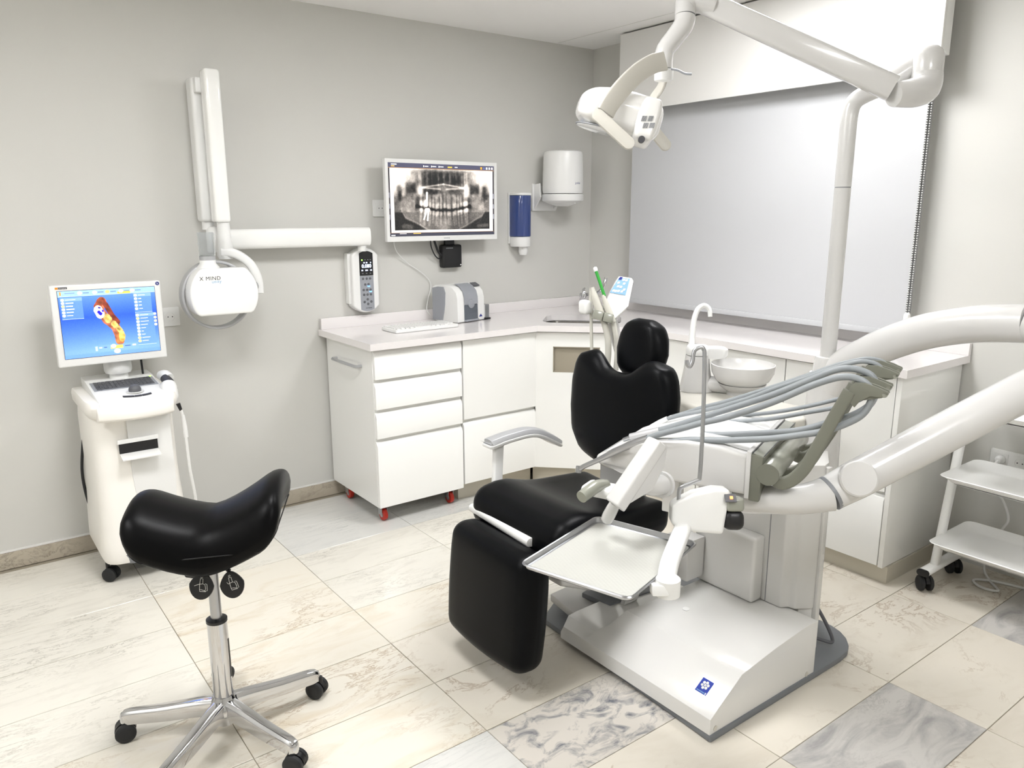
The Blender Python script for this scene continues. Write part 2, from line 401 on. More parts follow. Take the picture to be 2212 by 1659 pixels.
# window, blind and pelmet on the right wall
wi = struct('window_1', bx((-.012, -2.10, .965), (0, -.47, 2.06)), 'alu', base=(0, 0, 0))
for y0, y1 in ((-2.06, -1.31), (-1.26, -.51)):
    part('pane', bx((-.016, y0, 1.01), (-.012, y1, 2.03)), 'nightglass', wi)
    part('glazing_bead', prism([(-.026, y0-.012, 1.0), (-.026, y1+.012, 1.0), (-.012, y1+.012, 1.0), (-.012, y0-.012, 1.0)], (0, 0, .012)), 'alu', wi)
bt = thing('roller_blind', 'pale grey roller blind pulled down over the window', 'roller blind', (-.065, -1.3, .96))
part('fabric', bx((-.106, -2.128, .985), (-.1045, -.462, 2.12)), 'fabric', bt)
part('hem_bar', bx((-.112, -2.128, .962), (-.098, -.462, .988)), 'fabric', bt, bev=.004)
part('roller', tube([(-.115, -2.13, 2.13), (-.115, -.455, 2.13)], .025, 14), 'alu', bt)
ch = nb()
for k in range(2):
    z = 2.08
    while z > 1.06:
        bmesh.ops.create_icosphere(ch, subdivisions=1, radius=.0034, matrix=Matrix.Translation((-.125+.012*k, -2.140-.006*k, z))); z -= .0098
part('bead_chain', ch, 'plastic', bt, kind='stuff')
part('chain_weight', rbox(.03, .024, .09, .011, 3, 2, M=Matrix.Translation((-.119, -2.143, 1.025))), 'plastic', bt)
pm = thing('window_pelmet', 'glossy white box pelmet under the ceiling over the window', 'pelmet', (-.1, -1.3, 2.045))
part('front_panel', bx((-.19, -2.195, 2.045), (-.172, -.425, 2.458)), 'pelmet', pm, bev=.002)
part('end_panel', bx((-.172, -2.190, 2.10), (-.105, -2.172, 2.458)), 'plastic', pm, bev=.002)
part('end_panel', bx((-.172, -.447, 2.05), (-.0005, -.429, 2.458)), 'plastic', pm, bev=.002)
part('top_rail', bx((-.172, -2.17, 2.43), (-.0005, -.45, 2.458)), 'plastic', pm)
part('bracket', bx((-.168, -2.185, 2.045), (-.15, -2.15, 2.10)), 'alu', pm, bev=.004)

# ================================================================== cabinets and worktop
WZ = .905
D45 = Vector((1, -1, 0)).normalized(); N45 = Vector((-1, -1, 0)).normalized()
def front(parent, name, o, ax, w_, z0, z1, n, grip=True, m='gloss', t=.02):
    """door or drawer front; o = lower corner on the carcass face, ax along the width, n outward; grip = slanted top edge"""
    o = Vector(o); ax = Vector(ax); n = Vector(n); o = Vector((o.x, o.y, 0))
    prof = [(0, z0), (t, z0), (t, z1-.024 if grip else z1), (.004 if grip else t, z1), (0, z1)]
    P = [o+ax*.0015+n*a+Vector((0, 0, z)) for a, z in prof]
    return part(name, prism(P, ax*(w_-.003)), m, parent, bev=.0012, seg=1)
# mobile drawer unit on red castors
x0, x1, yb, yf = -1.855, -1.367, -.03, -.54
mc = thing('mobile_drawer_cabinet', 'white gloss four-drawer cabinet rolling on red castors under the worktop', 'cabinet', ((x0+x1)/2, -.3, 0))
part('body', bx((x0, yf, .09), (x1, yb, .866)), 'cabside', mc, bev=.001, seg=1)
for z0, z1 in ((.09, .423), (.439, .566), (.582, .711), (.727, .868)):
    front(mc, 'drawer', (x0, yf, 0), (1, 0, 0), x1-x0, z0, z1, (0, -1, 0))
ha, hb = hx(716, 769, x0-.03), hx(768, 786, x0-.03); zz = .775
hnd = tube([(x0-.001, ha.y, zz), (x0-.022, ha.y, zz), (x0-.03, ha.y-.01, zz), (x0-.03, hb.y+.01, zz), (x0-.022, hb.y, zz), (x0-.001, hb.y, zz)], .008, 8)
part('handle', hnd, 'silverpaint', mc, label='grey bar handle')
for cx, cy in ((x0+.05, yf+.05), (x0+.05, yb-.08), (x1-.05, yf+.05), (x1-.05, yb-.08)):
    c = part('castor', obox((cx, cy, .085), (1, 0, 0), (0, 1, 0), (0, 0, 1), .022, .022, .004), 'chromedull', mc)
    part('fork', bx((cx-.016, cy-.018, .03), (cx-.0135, cy+.02, .083)), 'chromedull', c, bev=.001)
    part('fork', bx((cx+.0135, cy-.018, .03), (cx+.016, cy+.02, .083)), 'chromedull', c, bev=.001)
    part('wheel', lathe([(.02, -.011), (.029, -.010), (.031, 0), (.029, .010), (.02, .011)], (cx, cy-.006, .0315), (1, 0, 0), 20), 'red', c)
    part('hub_cap', lathe([(.014, -.0128), (.014, .0128)], (cx, cy-.006, .0315), (1, 0, 0), 14), 'chromedull', c)
# fixed base cabinet on the back wall
bc = thing('base_cabinet', 'white gloss base cabinet with two deep fronts between mobile drawers and sink corner', 'cabinet', (-1.12, -.3, 0))
part('body', bx((-1.362, -.54, .105), (-.886, -.03, .868)), 'cabside', bc)
front(bc, 'door', (-1.362, -.54, 0), (1, 0, 0), .476, .455, .866, (0, -1, 0), grip=False)
front(bc, 'door', (-1.362, -.54, 0), (1, 0, 0), .476, .108, .440, (0, -1, 0))
part('plinth', bx((-1.355, -.482, 0), (-.866, -.466, .104)), 'kick', bc)
part('plinth', bx((-1.355, -.466, 0), (-1.34, -.05, .104)), 'kick', bc)
# diagonal sink cabinet
A = Vector((-.880, -.545, 0)); B = Vector((-.505, -.92, 0)); dl = (B-A).length
kc = thing('corner_sink_cabinet', 'white gloss diagonal corner cabinet under the sink with a beige slot', 'cabinet', (-.45, -.45, 0))
part('body', prism([(-.882, -.03, .105), (-.882, -.54, .105), (-.50, -.925, .105), (-.03, -.925, .105), (-.03, -.03, .105)], (0, 0, .55)), 'cabside', kc)
su, sv = .095, .345; z0, z1 = .65, .79
fb = nb(); t = .02; N = N45
def dpt(u, z, d=0): return A+D45*u+N*d+Vector((0, 0, z))
for u0, u1, za, zb in ((0.002, su, .108, .866), (sv, dl-.002, .108, .866), (su, sv, .108, z0), (su, sv, z1, .866)):
    prism([dpt(u0, za), dpt(u1, za), dpt(u1, zb), dpt(u0, zb)], N*t, fb)
bmesh.ops.remove_doubles(fb, verts=fb.verts[:], dist=1e-5)
dr = part('door', fb, 'gloss', kc)
nf = nb(); c = dpt((su+sv)/2, (z0+z1)/2, .004)
raw(nf, [dpt(su, z0, .006), dpt(sv, z0, .006), dpt(sv, z1, .006), dpt(su, z1, .006)], [(0, 1, 2, 3)])
part('slot_back', prism([dpt(su+.001, z0+.001, .002), dpt(sv-.001, z0+.001, .002), dpt(sv-.001, z1-.001, .002), dpt(su+.001, z1-.001, .002)], N*.004), 'niche', dr); nf.free()
fr = nb()
for a in ((su, su+.005, z0, z1), (sv-.005, sv, z0, z1), (su, sv, z0, z0+.005), (su, sv, z1-.005, z1)):
    prism([dpt(a[0], a[2], .003), dpt(a[1], a[2], .003), dpt(a[1], a[3], .003), dpt(a[0], a[3], .003)], N*.018, fr)
part('slot_frame', fr, 'niche', dr)
part('plinth', prism([dpt(-.02, 0, -.05), dpt(dl+.02, 0, -.05), dpt(dl+.02, .104, -.05), dpt(-.02, .104, -.05)], -N*.012), 'kick', kc)
# cabinets along the window wall
xf = -.49
labs = ['white gloss base cabinet under the window next to the sink corner', 'white gloss base cabinet under the window behind the spittoon', 'white gloss end cabinet under the window beside the white trolley']
segs = [(-.928, -1.37), (-1.372, -1.83), (-1.832, -2.322)]
for i, (ya, yb2) in enumerate(segs):
    tb = thing('base_cabinet', labs[i], 'cabinet', (-.25, (ya+yb2)/2, 0))
    part('body', bx((xf, yb2, .075), (-.03, ya, .868)), 'cabside', tb)
    front(tb, 'door', (xf, ya, 0), (0, -1, 0), ya-yb2, .395, .866, (-1, 0, 0), grip=False)
    front(tb, 'drawer', (xf, ya, 0), (0, -1, 0), ya-yb2, .078, .38, (-1, 0, 0))
    part('plinth', bx((-.48, yb2 if i < 2 else -2.338, 0), (-.466, ya, .073)), 'kick', tb)
    if i == 2:
        part('end_panel', bx((-.512, -2.345, .075), (-.01, -2.325, .868)), 'gloss', tb, bev=.001)
        part('plinth', bx((-.48, -2.352, 0), (-.02, -2.338, .073)), 'kick', tb)
# worktop (one continuous slab with a sink cut-out)
wt = thing('worktop', 'pale quartz L-shaped worktop with upstand running around the sink corner', 'worktop', (-.9, -.3, .87))
outer = [(-1.885, -.004), (-1.885, -.588), (-.905, -.588), (-.535, -.955), (-.535, -2.37), (-.004, -2.37), (-.004, -.004)]
SKC = Vector((-.545, -.545, 0)); 
def skp(p, q, z): return SKC+D45*p+(-N45)*q+Vector((0, 0, z))
hole = [skp(p, q, WZ) for p, q in rrect(.43, .32, .07, 6)]
bm = nb(); ov = [bm.verts.new((x, y, WZ)) for x, y in outer]; hv = [bm.verts.new(p) for p in hole]
es = [bm.edges.new((ov[i], ov[(i+1) % len(ov)])) for i in range(len(ov))]+[bm.edges.new((hv[i], hv[(i+1) % len(hv)])) for i in range(len(hv))]
bmesh.ops.triangle_fill(bm, edges=es, use_beauty=True, use_dissolve=False)
def in_hole(f):
    c_ = f.calc_center_median()-SKC; return abs(c_.dot(D45)) < .2149 and abs(c_.dot(N45)) < .1599 and all(v in set(hv) for v in f.verts)
bmesh.ops.delete(bm, geom=[f for f in bm.faces if in_hole(f)], context='FACES_ONLY')
ex = bmesh.ops.extrude_face_region(bm, geom=bm.faces[:])
for v in [g for g in ex['geom'] if isinstance(g, bmesh.types.BMVert)]: v.co.z -= .032
bmesh.ops.recalc_face_normals(bm, faces=bm.faces[:])
part('slab', bm, 'quartz', wt, smooth=30)
up = nb(); box(up, (-1.875, -.024, WZ), (-.024, -.002, .962)); part('upstand', up, 'quartz', wt, bev=.002)
part('upstand', bx((-.024, -2.37, WZ), (-.002, -.002, .957)), 'quartz', wt, bev=.002)
# sink
sk = thing('sink', 'stainless steel undermount sink sunk in the corner of the worktop', 'sink', (SKC.x, SKC.y, .70))
def loop(w_, h_, r, z, k=6): return [skp(p, q, z) for p, q in rrect(w_, h_, r, k)]
def bowl(loops):
    bm = nb(); R = [[bm.verts.new(p) for p in L] for L in loops]
    for a, b in zip(R, R[1:]):
        for i in range(len(a)): bm.faces.new((a[i], a[(i+1) % len(a)], b[(i+1) % len(a)], b[i]))
    bm.faces.new(R[-1]); return bm
bw = bowl([loop(.45, .34, .075, .870), loop(.426, .316, .068, .870), loop(.42, .31, .066, .86), loop(.40, .29, .06, .74), loop(.36, .25, .05, .725)])
part('bowl', bw, 'sinksteel_shaded', sk)
for k in range(4): part('overflow_hole', cyl(skp(-.02+.022*k, .143, .835), N45, .006, .002, 10), 'blackplastic', sk)
# mixer tap
fc = hz(1261, 667, WZ)
fa = thing('mixer_tap', 'chrome mixer tap with a curved spout behind the sink', 'tap', fc)
part('body', lathe([(.034, 0), (.034, .006), (.029, .010), (.028, .07), (.030, .08), (.026, .098), (.0, .104)], fc, (0, 0, 1), 20), 'chrome', fa)
part('spout', tube([fc+Vector((0, 0, .055)), hd(1276, 641, 4.25), hd(1298, 628, 4.22), hd(1306, 612, 4.2), hd(1309, 600, 4.2)], [.012, .011, .010, .010, .010], 12, 6), 'chrome', fa)
part('lever', tube([fc+Vector((0, 0, .10)), fc+Vector((.02, .03, .115)), fc+Vector((.05, .05, .12))], [.010, .008, .006], 10), 'chrome', fa)

# ================================================================== pictures shown on the two screens
def G(u, v, cu, cv, su, sv, p=2.0): return np.exp(-(np.abs((u-cu)/su)**p+np.abs((v-cv)/sv)**p))
def sseg(u, v, a, b, r, soft=.35):
    ax, ay = a; bx_, by = b; dx, dy = bx_-ax, (by-ay); L = dx*dx+dy*dy+1e-9
    t = np.clip(((u-ax)*dx+(v-ay)*dy)/L, 0, 1); d = np.hypot((u-ax-t*dx)*1.65, v-ay-t*dy)
    return np.clip((r-d)/(r*soft)+.5, 0, 1)
def panoramic(W_=360, H=212):
    v, u = np.mgrid[0:H, 0:W_]; u = (u+.5)/W_; v = (v+.5)/H; rs = np.random.RandomState(3)
    g = np.full((H, W_), .36)
    xc = (u-.5)*2
    g += .10*np.cos(u*9+1)*np.sin(v*6)
    # skull base and outer bright areas
    g += .75*G(u, v, .06, .10, .20, .22, 3)+.75*G(u, v, .94, .12, .18, .20, 3)+.5*G(u, v, .5, .02, .4, .07, 4)
    g += .5*G(u, v, .03, .30, .05, .15, 3)+.5*G(u, v, .97, .30, .03, .15, 3)
    g -= .30*G(u, v, .5, .20, .20, .10, 4)+.15*G(u, v, .41, .26, .05, .06)+.18*G(u, v, .62, .24, .06, .07)
    for k in range(14):
        g += (.22 if k % 2 else -.12)*G(u, v, .32+.027*k+.004*rs.randn(), .2, .007, .10)
    g -= .30*G(u, v, .20, .33, .045, .075, 6)+.30*G(u, v, .80, .34, .05, .075, 6)
    # coronoid / condyle bands
    for c, s in ((.125, 1), (.87, -1)):
        g += .25*sseg(u, v, (c, .22), (c+.012*s, .42), .028, 1.2)-.25*sseg(u, v, (c-.035*s, .33), (c-.02*s, .48), .03, 1.2)
    for c in (.275, .29, .705, .725): g += .30*sseg(u, v, (c, .12), (c+.003, .40), .012, 1.5)
    # rami
    g += .17*G(u, v, .19, .60, .085, .20, 4)+.17*G(u, v, .825, .58, .085, .20, 4)
    g += .10*sseg(u, v, (.115, .46), (.11, .68), .010, 1.5)+.10*sseg(u, v, (.885, .46), (.90, .68), .010, 1.5)
    # palate lines
    for s in (-1, 1):
        g += .5*sseg(u, v, (.5, .275), (.5+s*.20, .325), .010, 1.2)+.45*sseg(u, v, (.5+s*.03, .345), (.5+s*.19, .33), .010, 1.2)
    g += .5*G(u, v, .285, .38, .03, .07, 3)+.6*G(u, v, .725, .38, .03, .08, 3)
    g -= .25*G(u, v, .39, .385, .07, .045, 3)+.2*G(u, v, .6, .385, .07, .045, 3)
    # mouth gap (dark smile)
    gap = .585+.055*(1-np.clip(np.abs(xc)/.5, 0, 1)**2)
    g -= .55*np.exp(-((v-gap)/.022)**2)*(np.abs(xc) < .53)
    g -= .28*G(u, v, .255, .56, .022, .10, 4)+.28*G(u, v, .755, .55, .022, .10, 4)
    # teeth
    tx = [.29, .325, .375, .40, .425, .452, .480, .508, .535, .562, .588, .612, .637, .665, .70, .725]
    for i, x in enumerate(tx):
        x += .004*rs.randn(); top = .41+.02*abs(i-7.5)/8+.02*rs.rand(); bot = .57+.045*(1-(abs(x-.5)/.24)**2)+.008*rs.randn(); rs.rand()
        g += .20*sseg(u, v, (x, top), (x, bot), .016, 1.4)+.22*sseg(u, v, (x, bot-.05), (x, bot-.01), .018, 1.2)
        g -= .12*sseg(u, v, (x+.013, top+.02), (x+.013, bot), .005, 1.5)
        lt = bot+.045; lb = lt+.15+.06*rs.rand()
        g += .16*sseg(u, v, (x, lt), (x+.01*np.sign(x-.5), lb), .014, 1.4)+.24*sseg(u, v, (x, lt), (x, lt+.04), .017, 1.2)
        g -= .10*sseg(u, v, (x+.013, lt+.05), (x+.014, lb), .005, 1.5)
    g += .35*G(u, v, .30, .535, .025, .045, 3)+.35*G(u, v, .71, .55, .03, .04, 3)+.4*G(u, v, .29, .625, .022, .03, 3)+.4*G(u, v, .655, .645, .03, .025, 3)+.4*G(u, v, .72, .63, .025, .035, 3)
    # jaw outline
    jaw = [(.11, .66), (.14, .745), (.22, .80), (.31, .885), (.40, .955), (.50, .965), (.60, .955), (.70, .88), (.80, .79), (.87, .735), (.90, .66)]
    jy = np.interp(u+.004*np.sin(u*40), [p[0] for p in jaw], [p[1] for p in jaw], left=.66, right=.66)
    low = np.clip((v-jy)/.02, 0, 1)*((u > .045) & (u < .955)); g = g*(1-.75*low)
    g += .20*np.exp(-((v-jy+.008)/.012)**2)*((u > .11) & (u < .9))
    g = np.where((v > .665) & ((u < .27) | (u > .73)), g*.72, g)
    g += .25*sseg(u, v, (.13, .86), (.19, .87), .03, 1)-.05*sseg(u, v, (.13, .865), (.18, .87), .015, 1)
    g += .22*sseg(u, v, (.84, .87), (.93, .86), .025, 1)
    g += .22*G(u, v, .5, .86, .06, .12, 3)
    def blur(a):
        for ax in (0, 1): a = (np.roll(a, 1, ax)+2*a+np.roll(a, -1, ax))/4
        return a
    nz = rs.randn(H, W_)
    for _ in range(3): nz = blur(nz)
    n2 = rs.randn(H//8+2, W_//8+2); n2 = np.kron(n2, np.ones((8, 8)))[:H, :W_]
    for _ in range(16): n2 = blur(n2)
    g = blur(blur(g))+.10*nz+.09*n2*(v < .66)+.03*rs.randn(H, W_)
    # implants
    for a, b, r in (((.345, .40), (.343, .50), .016), ((.335, .52), (.335, .565), .030), ((.337, .64), (.352, .64), .032), ((.333, .67), (.312, .765), .013), ((.352, .67), (.345, .78), .014)):
        g = np.maximum(g, 1.15*sseg(u, v, a, b, r, .5))
    img = np.clip(np.stack([g*1.0, g*.95, g*.90], -1), .03, 1)
    # white frame of the picture, dark window edges, bars
    fr = (u < .047) | (u > .953) | (v > .915)
    img[fr] = (1, .985, .955)
    img[(u < .018) | (u > .985)] = (.22, .2, .22); img[v < .062] = (.28, .28, .36); img[v > .952] = (.22, .22, .27)
    img[(np.abs(v-.066) < .004)] = (.6, .45, .3); img[(np.abs(v-.95) < .003)] = (.6, .45, .3)
    def bar(u0, u1, v0, v1, c): img[(u > u0) & (u < u1) & (v > v0) & (v < v1)] = c
    for a in (.33, .40, .47): bar(a, a+.035, .026, .042, (.8, .8, .82)); bar(a-.012, a-.004, .022, .046, (.95, .95, .95))
    bar(.545, .585, .026, .046, (.95, .75, .3)); bar(.61, .64, .026, .042, (.85, .85, .85)); bar(.03, .08, .015, .028, (.9, .9, .9)); bar(.03, .06, .036, .05, (.9, .7, .4))
    for k, c in enumerate(((1, .65, .2), (.35, .4, .6), (.9, .9, .9), (1, 1, 1), (1, .95, .9))): bar(.865+.027*k, .881+.027*k, .018, .05, c)
    bar(.09, .15, .958, .966, (.8, .8, .8)); bar(.21, .28, .958, .966, (.95, .75, .35)); bar(.015, .05, .975, .992, (.9, .9, .9))
    for k in range(3): bar(.004, .012, .40+.15*k, .47+.15*k, (.5, .5, .55)); bar(.989, .996, .40+.15*k, .47+.15*k, (.6, .6, .65))
    return np.clip(img, 0, 1)
def scanpicture(W_=260, H=200):
    v, u = np.mgrid[0:H, 0:W_]; u = (u+.5)/W_; v = (v+.5)/H; rs = np.random.RandomState(5)
    t = np.clip(np.abs(v-.40)/.50, 0, 1)[..., None]
    img = (1-t)*np.array((.16, .36, .84))+t*np.array((.50, .68, .97)); img = img*(1-.10*np.abs(u-.5)[..., None])
    def bar(u0, u1, v0, v1, c, a=1.0):
        m = (u > u0) & (u < u1) & (v > v0) & (v < v1); img[m] = img[m]*(1-a)+np.array(c)*a
    def disc(cu, cv, r, c, e=1.0):
        m = np.hypot((u-cu)*1.25/e, v-cv) < r; img[m] = c
    bar(0, 1, 0, .075, (.66, .80, .98), .85); bar(0, 1, .075, .085, (.9, .95, 1), .7)
    bar(.60, .74, .045, .078, (.98, .86, .35)); bar(.02, .035, .01, .065, (.95, .6, .2))
    for a, c in ((.22, (1, .9, .9)), (.37, (1, .92, .9)), (.50, (.95, .85, .5)), (.64, (1, .98, .9)), (.76, (1, 1, 1))): disc(a, .04, .026, c, 1.2); bar(a+.03, a+.09, .035, .045, (.25, .35, .6), .8)
    bar(.07, .17, .03, .04, (.4, .5, .7), .8)
    def panel(u0, u1, v0, v1, rows, yell):
        bar(u0, u1, v0, v1, (.42, .60, .93), .75); bar(u0, u1, v0, v0+.05, (.62, .76, .97), .6); bar(u0, u1, v1-.006, v1, (.85, .92, 1))
        n = len(rows)
        for i, L in enumerate(rows):
            vv = v0+.03+i*(v1-v0-.04)/n; disc(u0+.022, vv, .02, (1, .93, .6) if i in yell else (.96, .97, 1), 1.1); bar(u0+.05, u0+.05+L, vv-.006, vv+.007, (.95, .97, 1))
    panel(.02, .235, .10, .415, [.10, .075, .07, .08, .07, .06], (2,))
    panel(.765, .955, .09, .385, [.075, .03, .03, .03, .04], ())
    panel(.765, .965, .395, .885, [.09, .08, .09, .075, .05, .025, .04, .09, .065], (1, 7, 8))
    for k, c in enumerate(((.8, .88, 1), (1, .95, .7), (1, .95, .7), (.95, .95, 1))): disc(.978, .42+.055*k, .02, c, 1.0)
    # scanned row of teeth
    def blob(pts, col, rr, n=1.0):
        m = np.zeros_like(u, bool)
        for (a, b), (a2, b2) in zip(pts, pts[1:]):
            m |= sseg(u, v, (a, b), (a2, b2), rr, .1) > .5
        nz = .12*np.sin(u*61+v*23)+.10*np.sin(v*77-u*40); c = np.array(col)*(1+nz[..., None]*n); img[m] = np.clip(c[m], 0, 1)
    blob([(.43, .19), (.39, .30), (.46, .45), (.545, .58), (.57, .70), (.575, .78)], (.72, .40, .28), .078)
    blob([(.44, .18), (.47, .24), (.52, .40), (.57, .50)], (.50, .20, .13), .045)
    blob([(.41, .19), (.38, .25)], (.58, .27, .17), .06)
    blob([(.585, .66), (.575, .80)], (.78, .45, .25), .062); blob([(.60, .70), (.60, .76)], (.98, .74, .34), .05)
    for a, b, r in ((.465, .43, .062), (.53, .53, .05), (.575, .61, .045)): blob([(a, b), (a+.012, b+.02)], (.90, .74, .42), r); blob([(a-.006, b), (a+.008, b+.015)], (.74, .60, .28), r*.35)
    blob([(.60, .685), (.61, .72)], (.99, .80, .40), .045)
    blob([(.385, .31), (.40, .36)], (1, .99, 1), .075, .0); blob([(.39, .34), (.405, .36)], (.12, .02, .78), .028, 0); blob([(.43, .32), (.432, .325)], (.2, .1, .8), .015, 0); blob([(.39, .27), (.405, .275)], (.15, .1, .6), .012, 0)
    bar(.30, .76, .84, .93, (.52, .68, .95), .5); bar(.47, .60, .855, .905, (.96, .86, .4)); disc(.50, .865, .03, (1, 1, .95), 1.2)
    bar(.31, .335, .85, .92, (.75, .85, .98)); bar(.35, .38, .865, .885, (.9, .95, 1)); bar(.40, .43, .87, .88, (.2, .3, .6)); bar(.62, .68, .87, .88, (.2, .3, .6)); bar(.70, .74, .86, .885, (.9, .95, 1))
    bar(0, 1, .945, 1, (.42, .60, .95), .6); disc(.535, .945, .034, (.98, .98, .94), 1.3)
    return np.clip(img+.012*rs.randn(H, W_, 1), 0, 1)

# ================================================================== things on the back wall
XA, ZA, NY = (1, 0, 0), (0, 0, 1), (0, -1, 0)     # plate(.., XA, ZA) has its normal along -y
def wplate(x, z, w_, h_, t, y=0, r=.004): return plate((x, y, z), XA, ZA, w_, h_, t, r)
# wall monitor
mt = thing('wall_monitor', 'white-framed wall monitor showing a panoramic dental X-ray', 'monitor', (-1.18, -.12, 1.342))
mx0, mx1, mz0, mz1 = -1.532, -.832, 1.344, 1.762
mw, mh = mx1-mx0, mz1-mz0; mcx, mcz = (mx0+mx1)/2, (mz0+mz1)/2
part('housing', bx((mx0, -.12, mz0), (mx1, -.10, mz1)), 'plastic', mt, bev=.003)
bz = nb(); bw_ = .017
for a in (((mx0, mz0), (mx1, mz0+.026)), ((mx0, mz1-.019), (mx1, mz1)), ((mx0, mz0+.026), (mx0+bw_, mz1-.019)), ((mx1-bw_, mz0+.026), (mx1, mz1-.019))):
    box(bz, (a[0][0], -.126, a[0][1]), (a[1][0], -.1205, a[1][1]))
part('bezel', bz, 'plastic', mt)
screenobj('screen', panoramic(), (mcx, -.1215, mcz+.0035), XA, ZA, mw-2*bw_, mh-.045, mt, 1.15)
part('rear_mount', bx((-1.28, -.0995, 1.46), (-1.08, -.001, 1.62)), 'blackplastic', mt, bev=.004)
mk = nb()
for k in range(7): box(mk, (-1.187+.0055*k, -.1265, mz0+.0105), (-1.1832+.0055*k, -.1259, mz0+.0150))
part('maker_mark', mk, 'markgrey', mt)
# mini computer under the monitor
pc = thing('mini_computer', 'small black box computer mounted under the wall monitor', 'computer', (-1.083, -.02, 1.19))
part('case', rbox(.13, .045, .128, .012, 3, 3, M=Matrix.Translation((-1.083, -.024, 1.252))), 'blackplastic', pc)
part('bracket', bx((-1.12, -.03, 1.312), (-1.06, -.012, 1.345)), 'blackplastic', pc, bev=.002)
mk = nb()
for k in range(8): box(mk, (-1.125+.0058*k, -.0472, 1.2945), (-1.1208+.0058*k, -.0460, 1.3005))
part('maker_mark', mk, 'markgrey', pc)
part('power_light', cyl((-1.03, -.046, 1.203), NY, .004, .0015, 12), 'plastic', pc)
single('black_cable', tube([hy(930, 520, -.06), hy(932, 535, -.05), hy(940, 552, -.04), hy(949, 559, -.03), hy(956, 551, -.025)], .0035, 8, 6), 'rubber', 'thin black cable looping from the monitor into the mini computer', 'cable')
single('black_cable', tube([hy(938, 520, -.06), hy(945, 540, -.05), hy(952, 550, -.04), hy(957, 548, -.03)], .0062, 8, 6), 'rubber', 'thick black cable hanging from the monitor to the mini computer', 'cable')
single('white_cable', tube([hy(850, 521, -.05), hy(858, 545, -.03), hy(880, 568, -.012), hy(905, 585, -.01), hy(925, 603, -.01), hy(931, 620, -.01), hy(925, 645, -.02), hy(922, 668, -.035), hy(930, 681, -.04)], .0022, 8, 6), 'plastic', 'thin white cable hanging from the wall monitor to the plate scanner', 'cable')
def socket(name, lab, cx, cz, n=(0, -1, 0), ax=(1, 0, 0), wd=.083, ht=.086, pos=None, k=1):
    c = Vector(pos); ax = Vector(ax); n = Vector(n); t = thing(name, lab, 'socket', c)
    part('plate', plate(c, ax, ZA, wd, ht, .009, .005), 'plastic', t, bev=.0015)
    for i in range(k):
        cc = c+ax*((i-(k-1)/2)*.071)
        part('insert', plate(cc+n*.009, ax, ZA, .052, .052, .002, .003), 'plastic', t)
        part('socket_face', lathe([(.0205, .0), (.0205, .0025), (.019, .0025), (.0185, .0005), (0, .0005)], cc+n*.011, n, 20), 'plastic', t)
        for s in (-1, 1): part('pin_hole', cyl(cc+n*.0112+ax*(s*.0095), n, .0026, .0015, 10), 'ink', t)
    return t
socket('wall_socket', 'white square power socket on the wall beside the scanner cart screen', 0, 0, pos=(-2.597, 0, 1.03))
socket('wall_socket', 'white power socket plate half hidden behind the wall monitor', 0, 0, pos=(-1.505, 0, 1.515))

# X-ray unit with folding arm
xr = thing('dental_xray_unit', 'white wall-mounted dental X-ray with folded arm and round head', 'x-ray unit', (-1.63, 0, 1.3))
a0, a1 = hy(452, 520, -.10), hy(797, 510, -.10); az_ = (hy(640, 494, -.13).z+hy(640, 535, -.13).z)/2
sec = [(.047*math.copysign(abs(math.cos(q))**.6, math.cos(q)), .036*math.copysign(abs(math.sin(q))**.6, math.sin(q))) for q in [2*pi*i/20 for i in range(20)]]
part('horizontal_arm', sweep([(a0.x+.045, -.09, az_), (a1.x, -.09, az_)], sec), 'gloss', xr, bev=.004)
part('wall_pivot', cyl((a1.x-.035, -.085, az_-.075), (0, 0, 1), .022, .05, 18), 'plastic', xr)
jx = hy(468, 500, -.11).x
part('elbow', lathe([(.038, -.055), (.042, -.05), (.042, .05), (.036, .058), (0, .06)], (jx, -.10, az_), (0, 0, 1), 22), 'plastic', xr)
# vertical scissor arms
zt, zb = 2.092, 1.452
part('rear_arm', rbox(.066, .085, zt-zb-.03, .014, 3, 4, M=Matrix.Translation((-2.417, -.085, (zt+zb)/2-.012))), 'plastic', xr)
part('front_arm', rbox(.068, .075, zt-zb, .014, 3, 4, M=Matrix.Translation((-2.385, -.185, (zt+zb)/2))), 'gloss', xr)
part('arm_joint', bx((-2.44, -.16, 2.0), (-2.36, -.10, 2.06)), 'plastic', xr, bev=.004)
part('arm_foot', cyl((-2.415, -.085, 1.42), (0, 0, 1), .026, .05, 16), 'plastic', xr)
nk = Vector((-2.378, -.185, zb))
part('neck', lathe([(.027, 0), (.029, -.05), (.033, -.10), (.036, -.145), (.03, -.16), (0, -.16)], nk, (0, 0, 1), 20), 'plastic', xr)
yh = -.21
part('yoke', sweep(smoothpath([hy(478, 545, yh+.02), hy(508, 548, yh), hy(538, 568, yh-.01), hy(556, 600, yh-.02), hy(560, 634, yh-.03)], 6), rrect(.040, .05, .012, 3), upv=(0, 0, 1)), 'plastic', xr, bev=.003)
hc = hy(473, 632, yh-.04)
rr = (hy(545, 632, yh-.04)-hc).length
ring = sweep([(hc.x-.009+rr*.985*math.sin(q), hc.y+.012, hc.z-.010+rr*.985*math.cos(q)) for q in [2*pi*i/48 for i in range(49)]], rrect(.013, .055, .006, 3), cap=False, upv=(0, 0, 1))
part('bumper_ring', ring, 'silverpaint', xr)
pl = []
for i in range(72):
    a = 2*pi*i/72; x, z = rr*.985*math.cos(a), rr*.985*math.sin(a)
    if z < -.60*rr: z = -.60*rr; x = max(-.72*rr, min(.72*rr, x))
    if z > .76*rr: z = .76*rr
    pl.append((hc.x+x, hc.y+.02, hc.z+z))
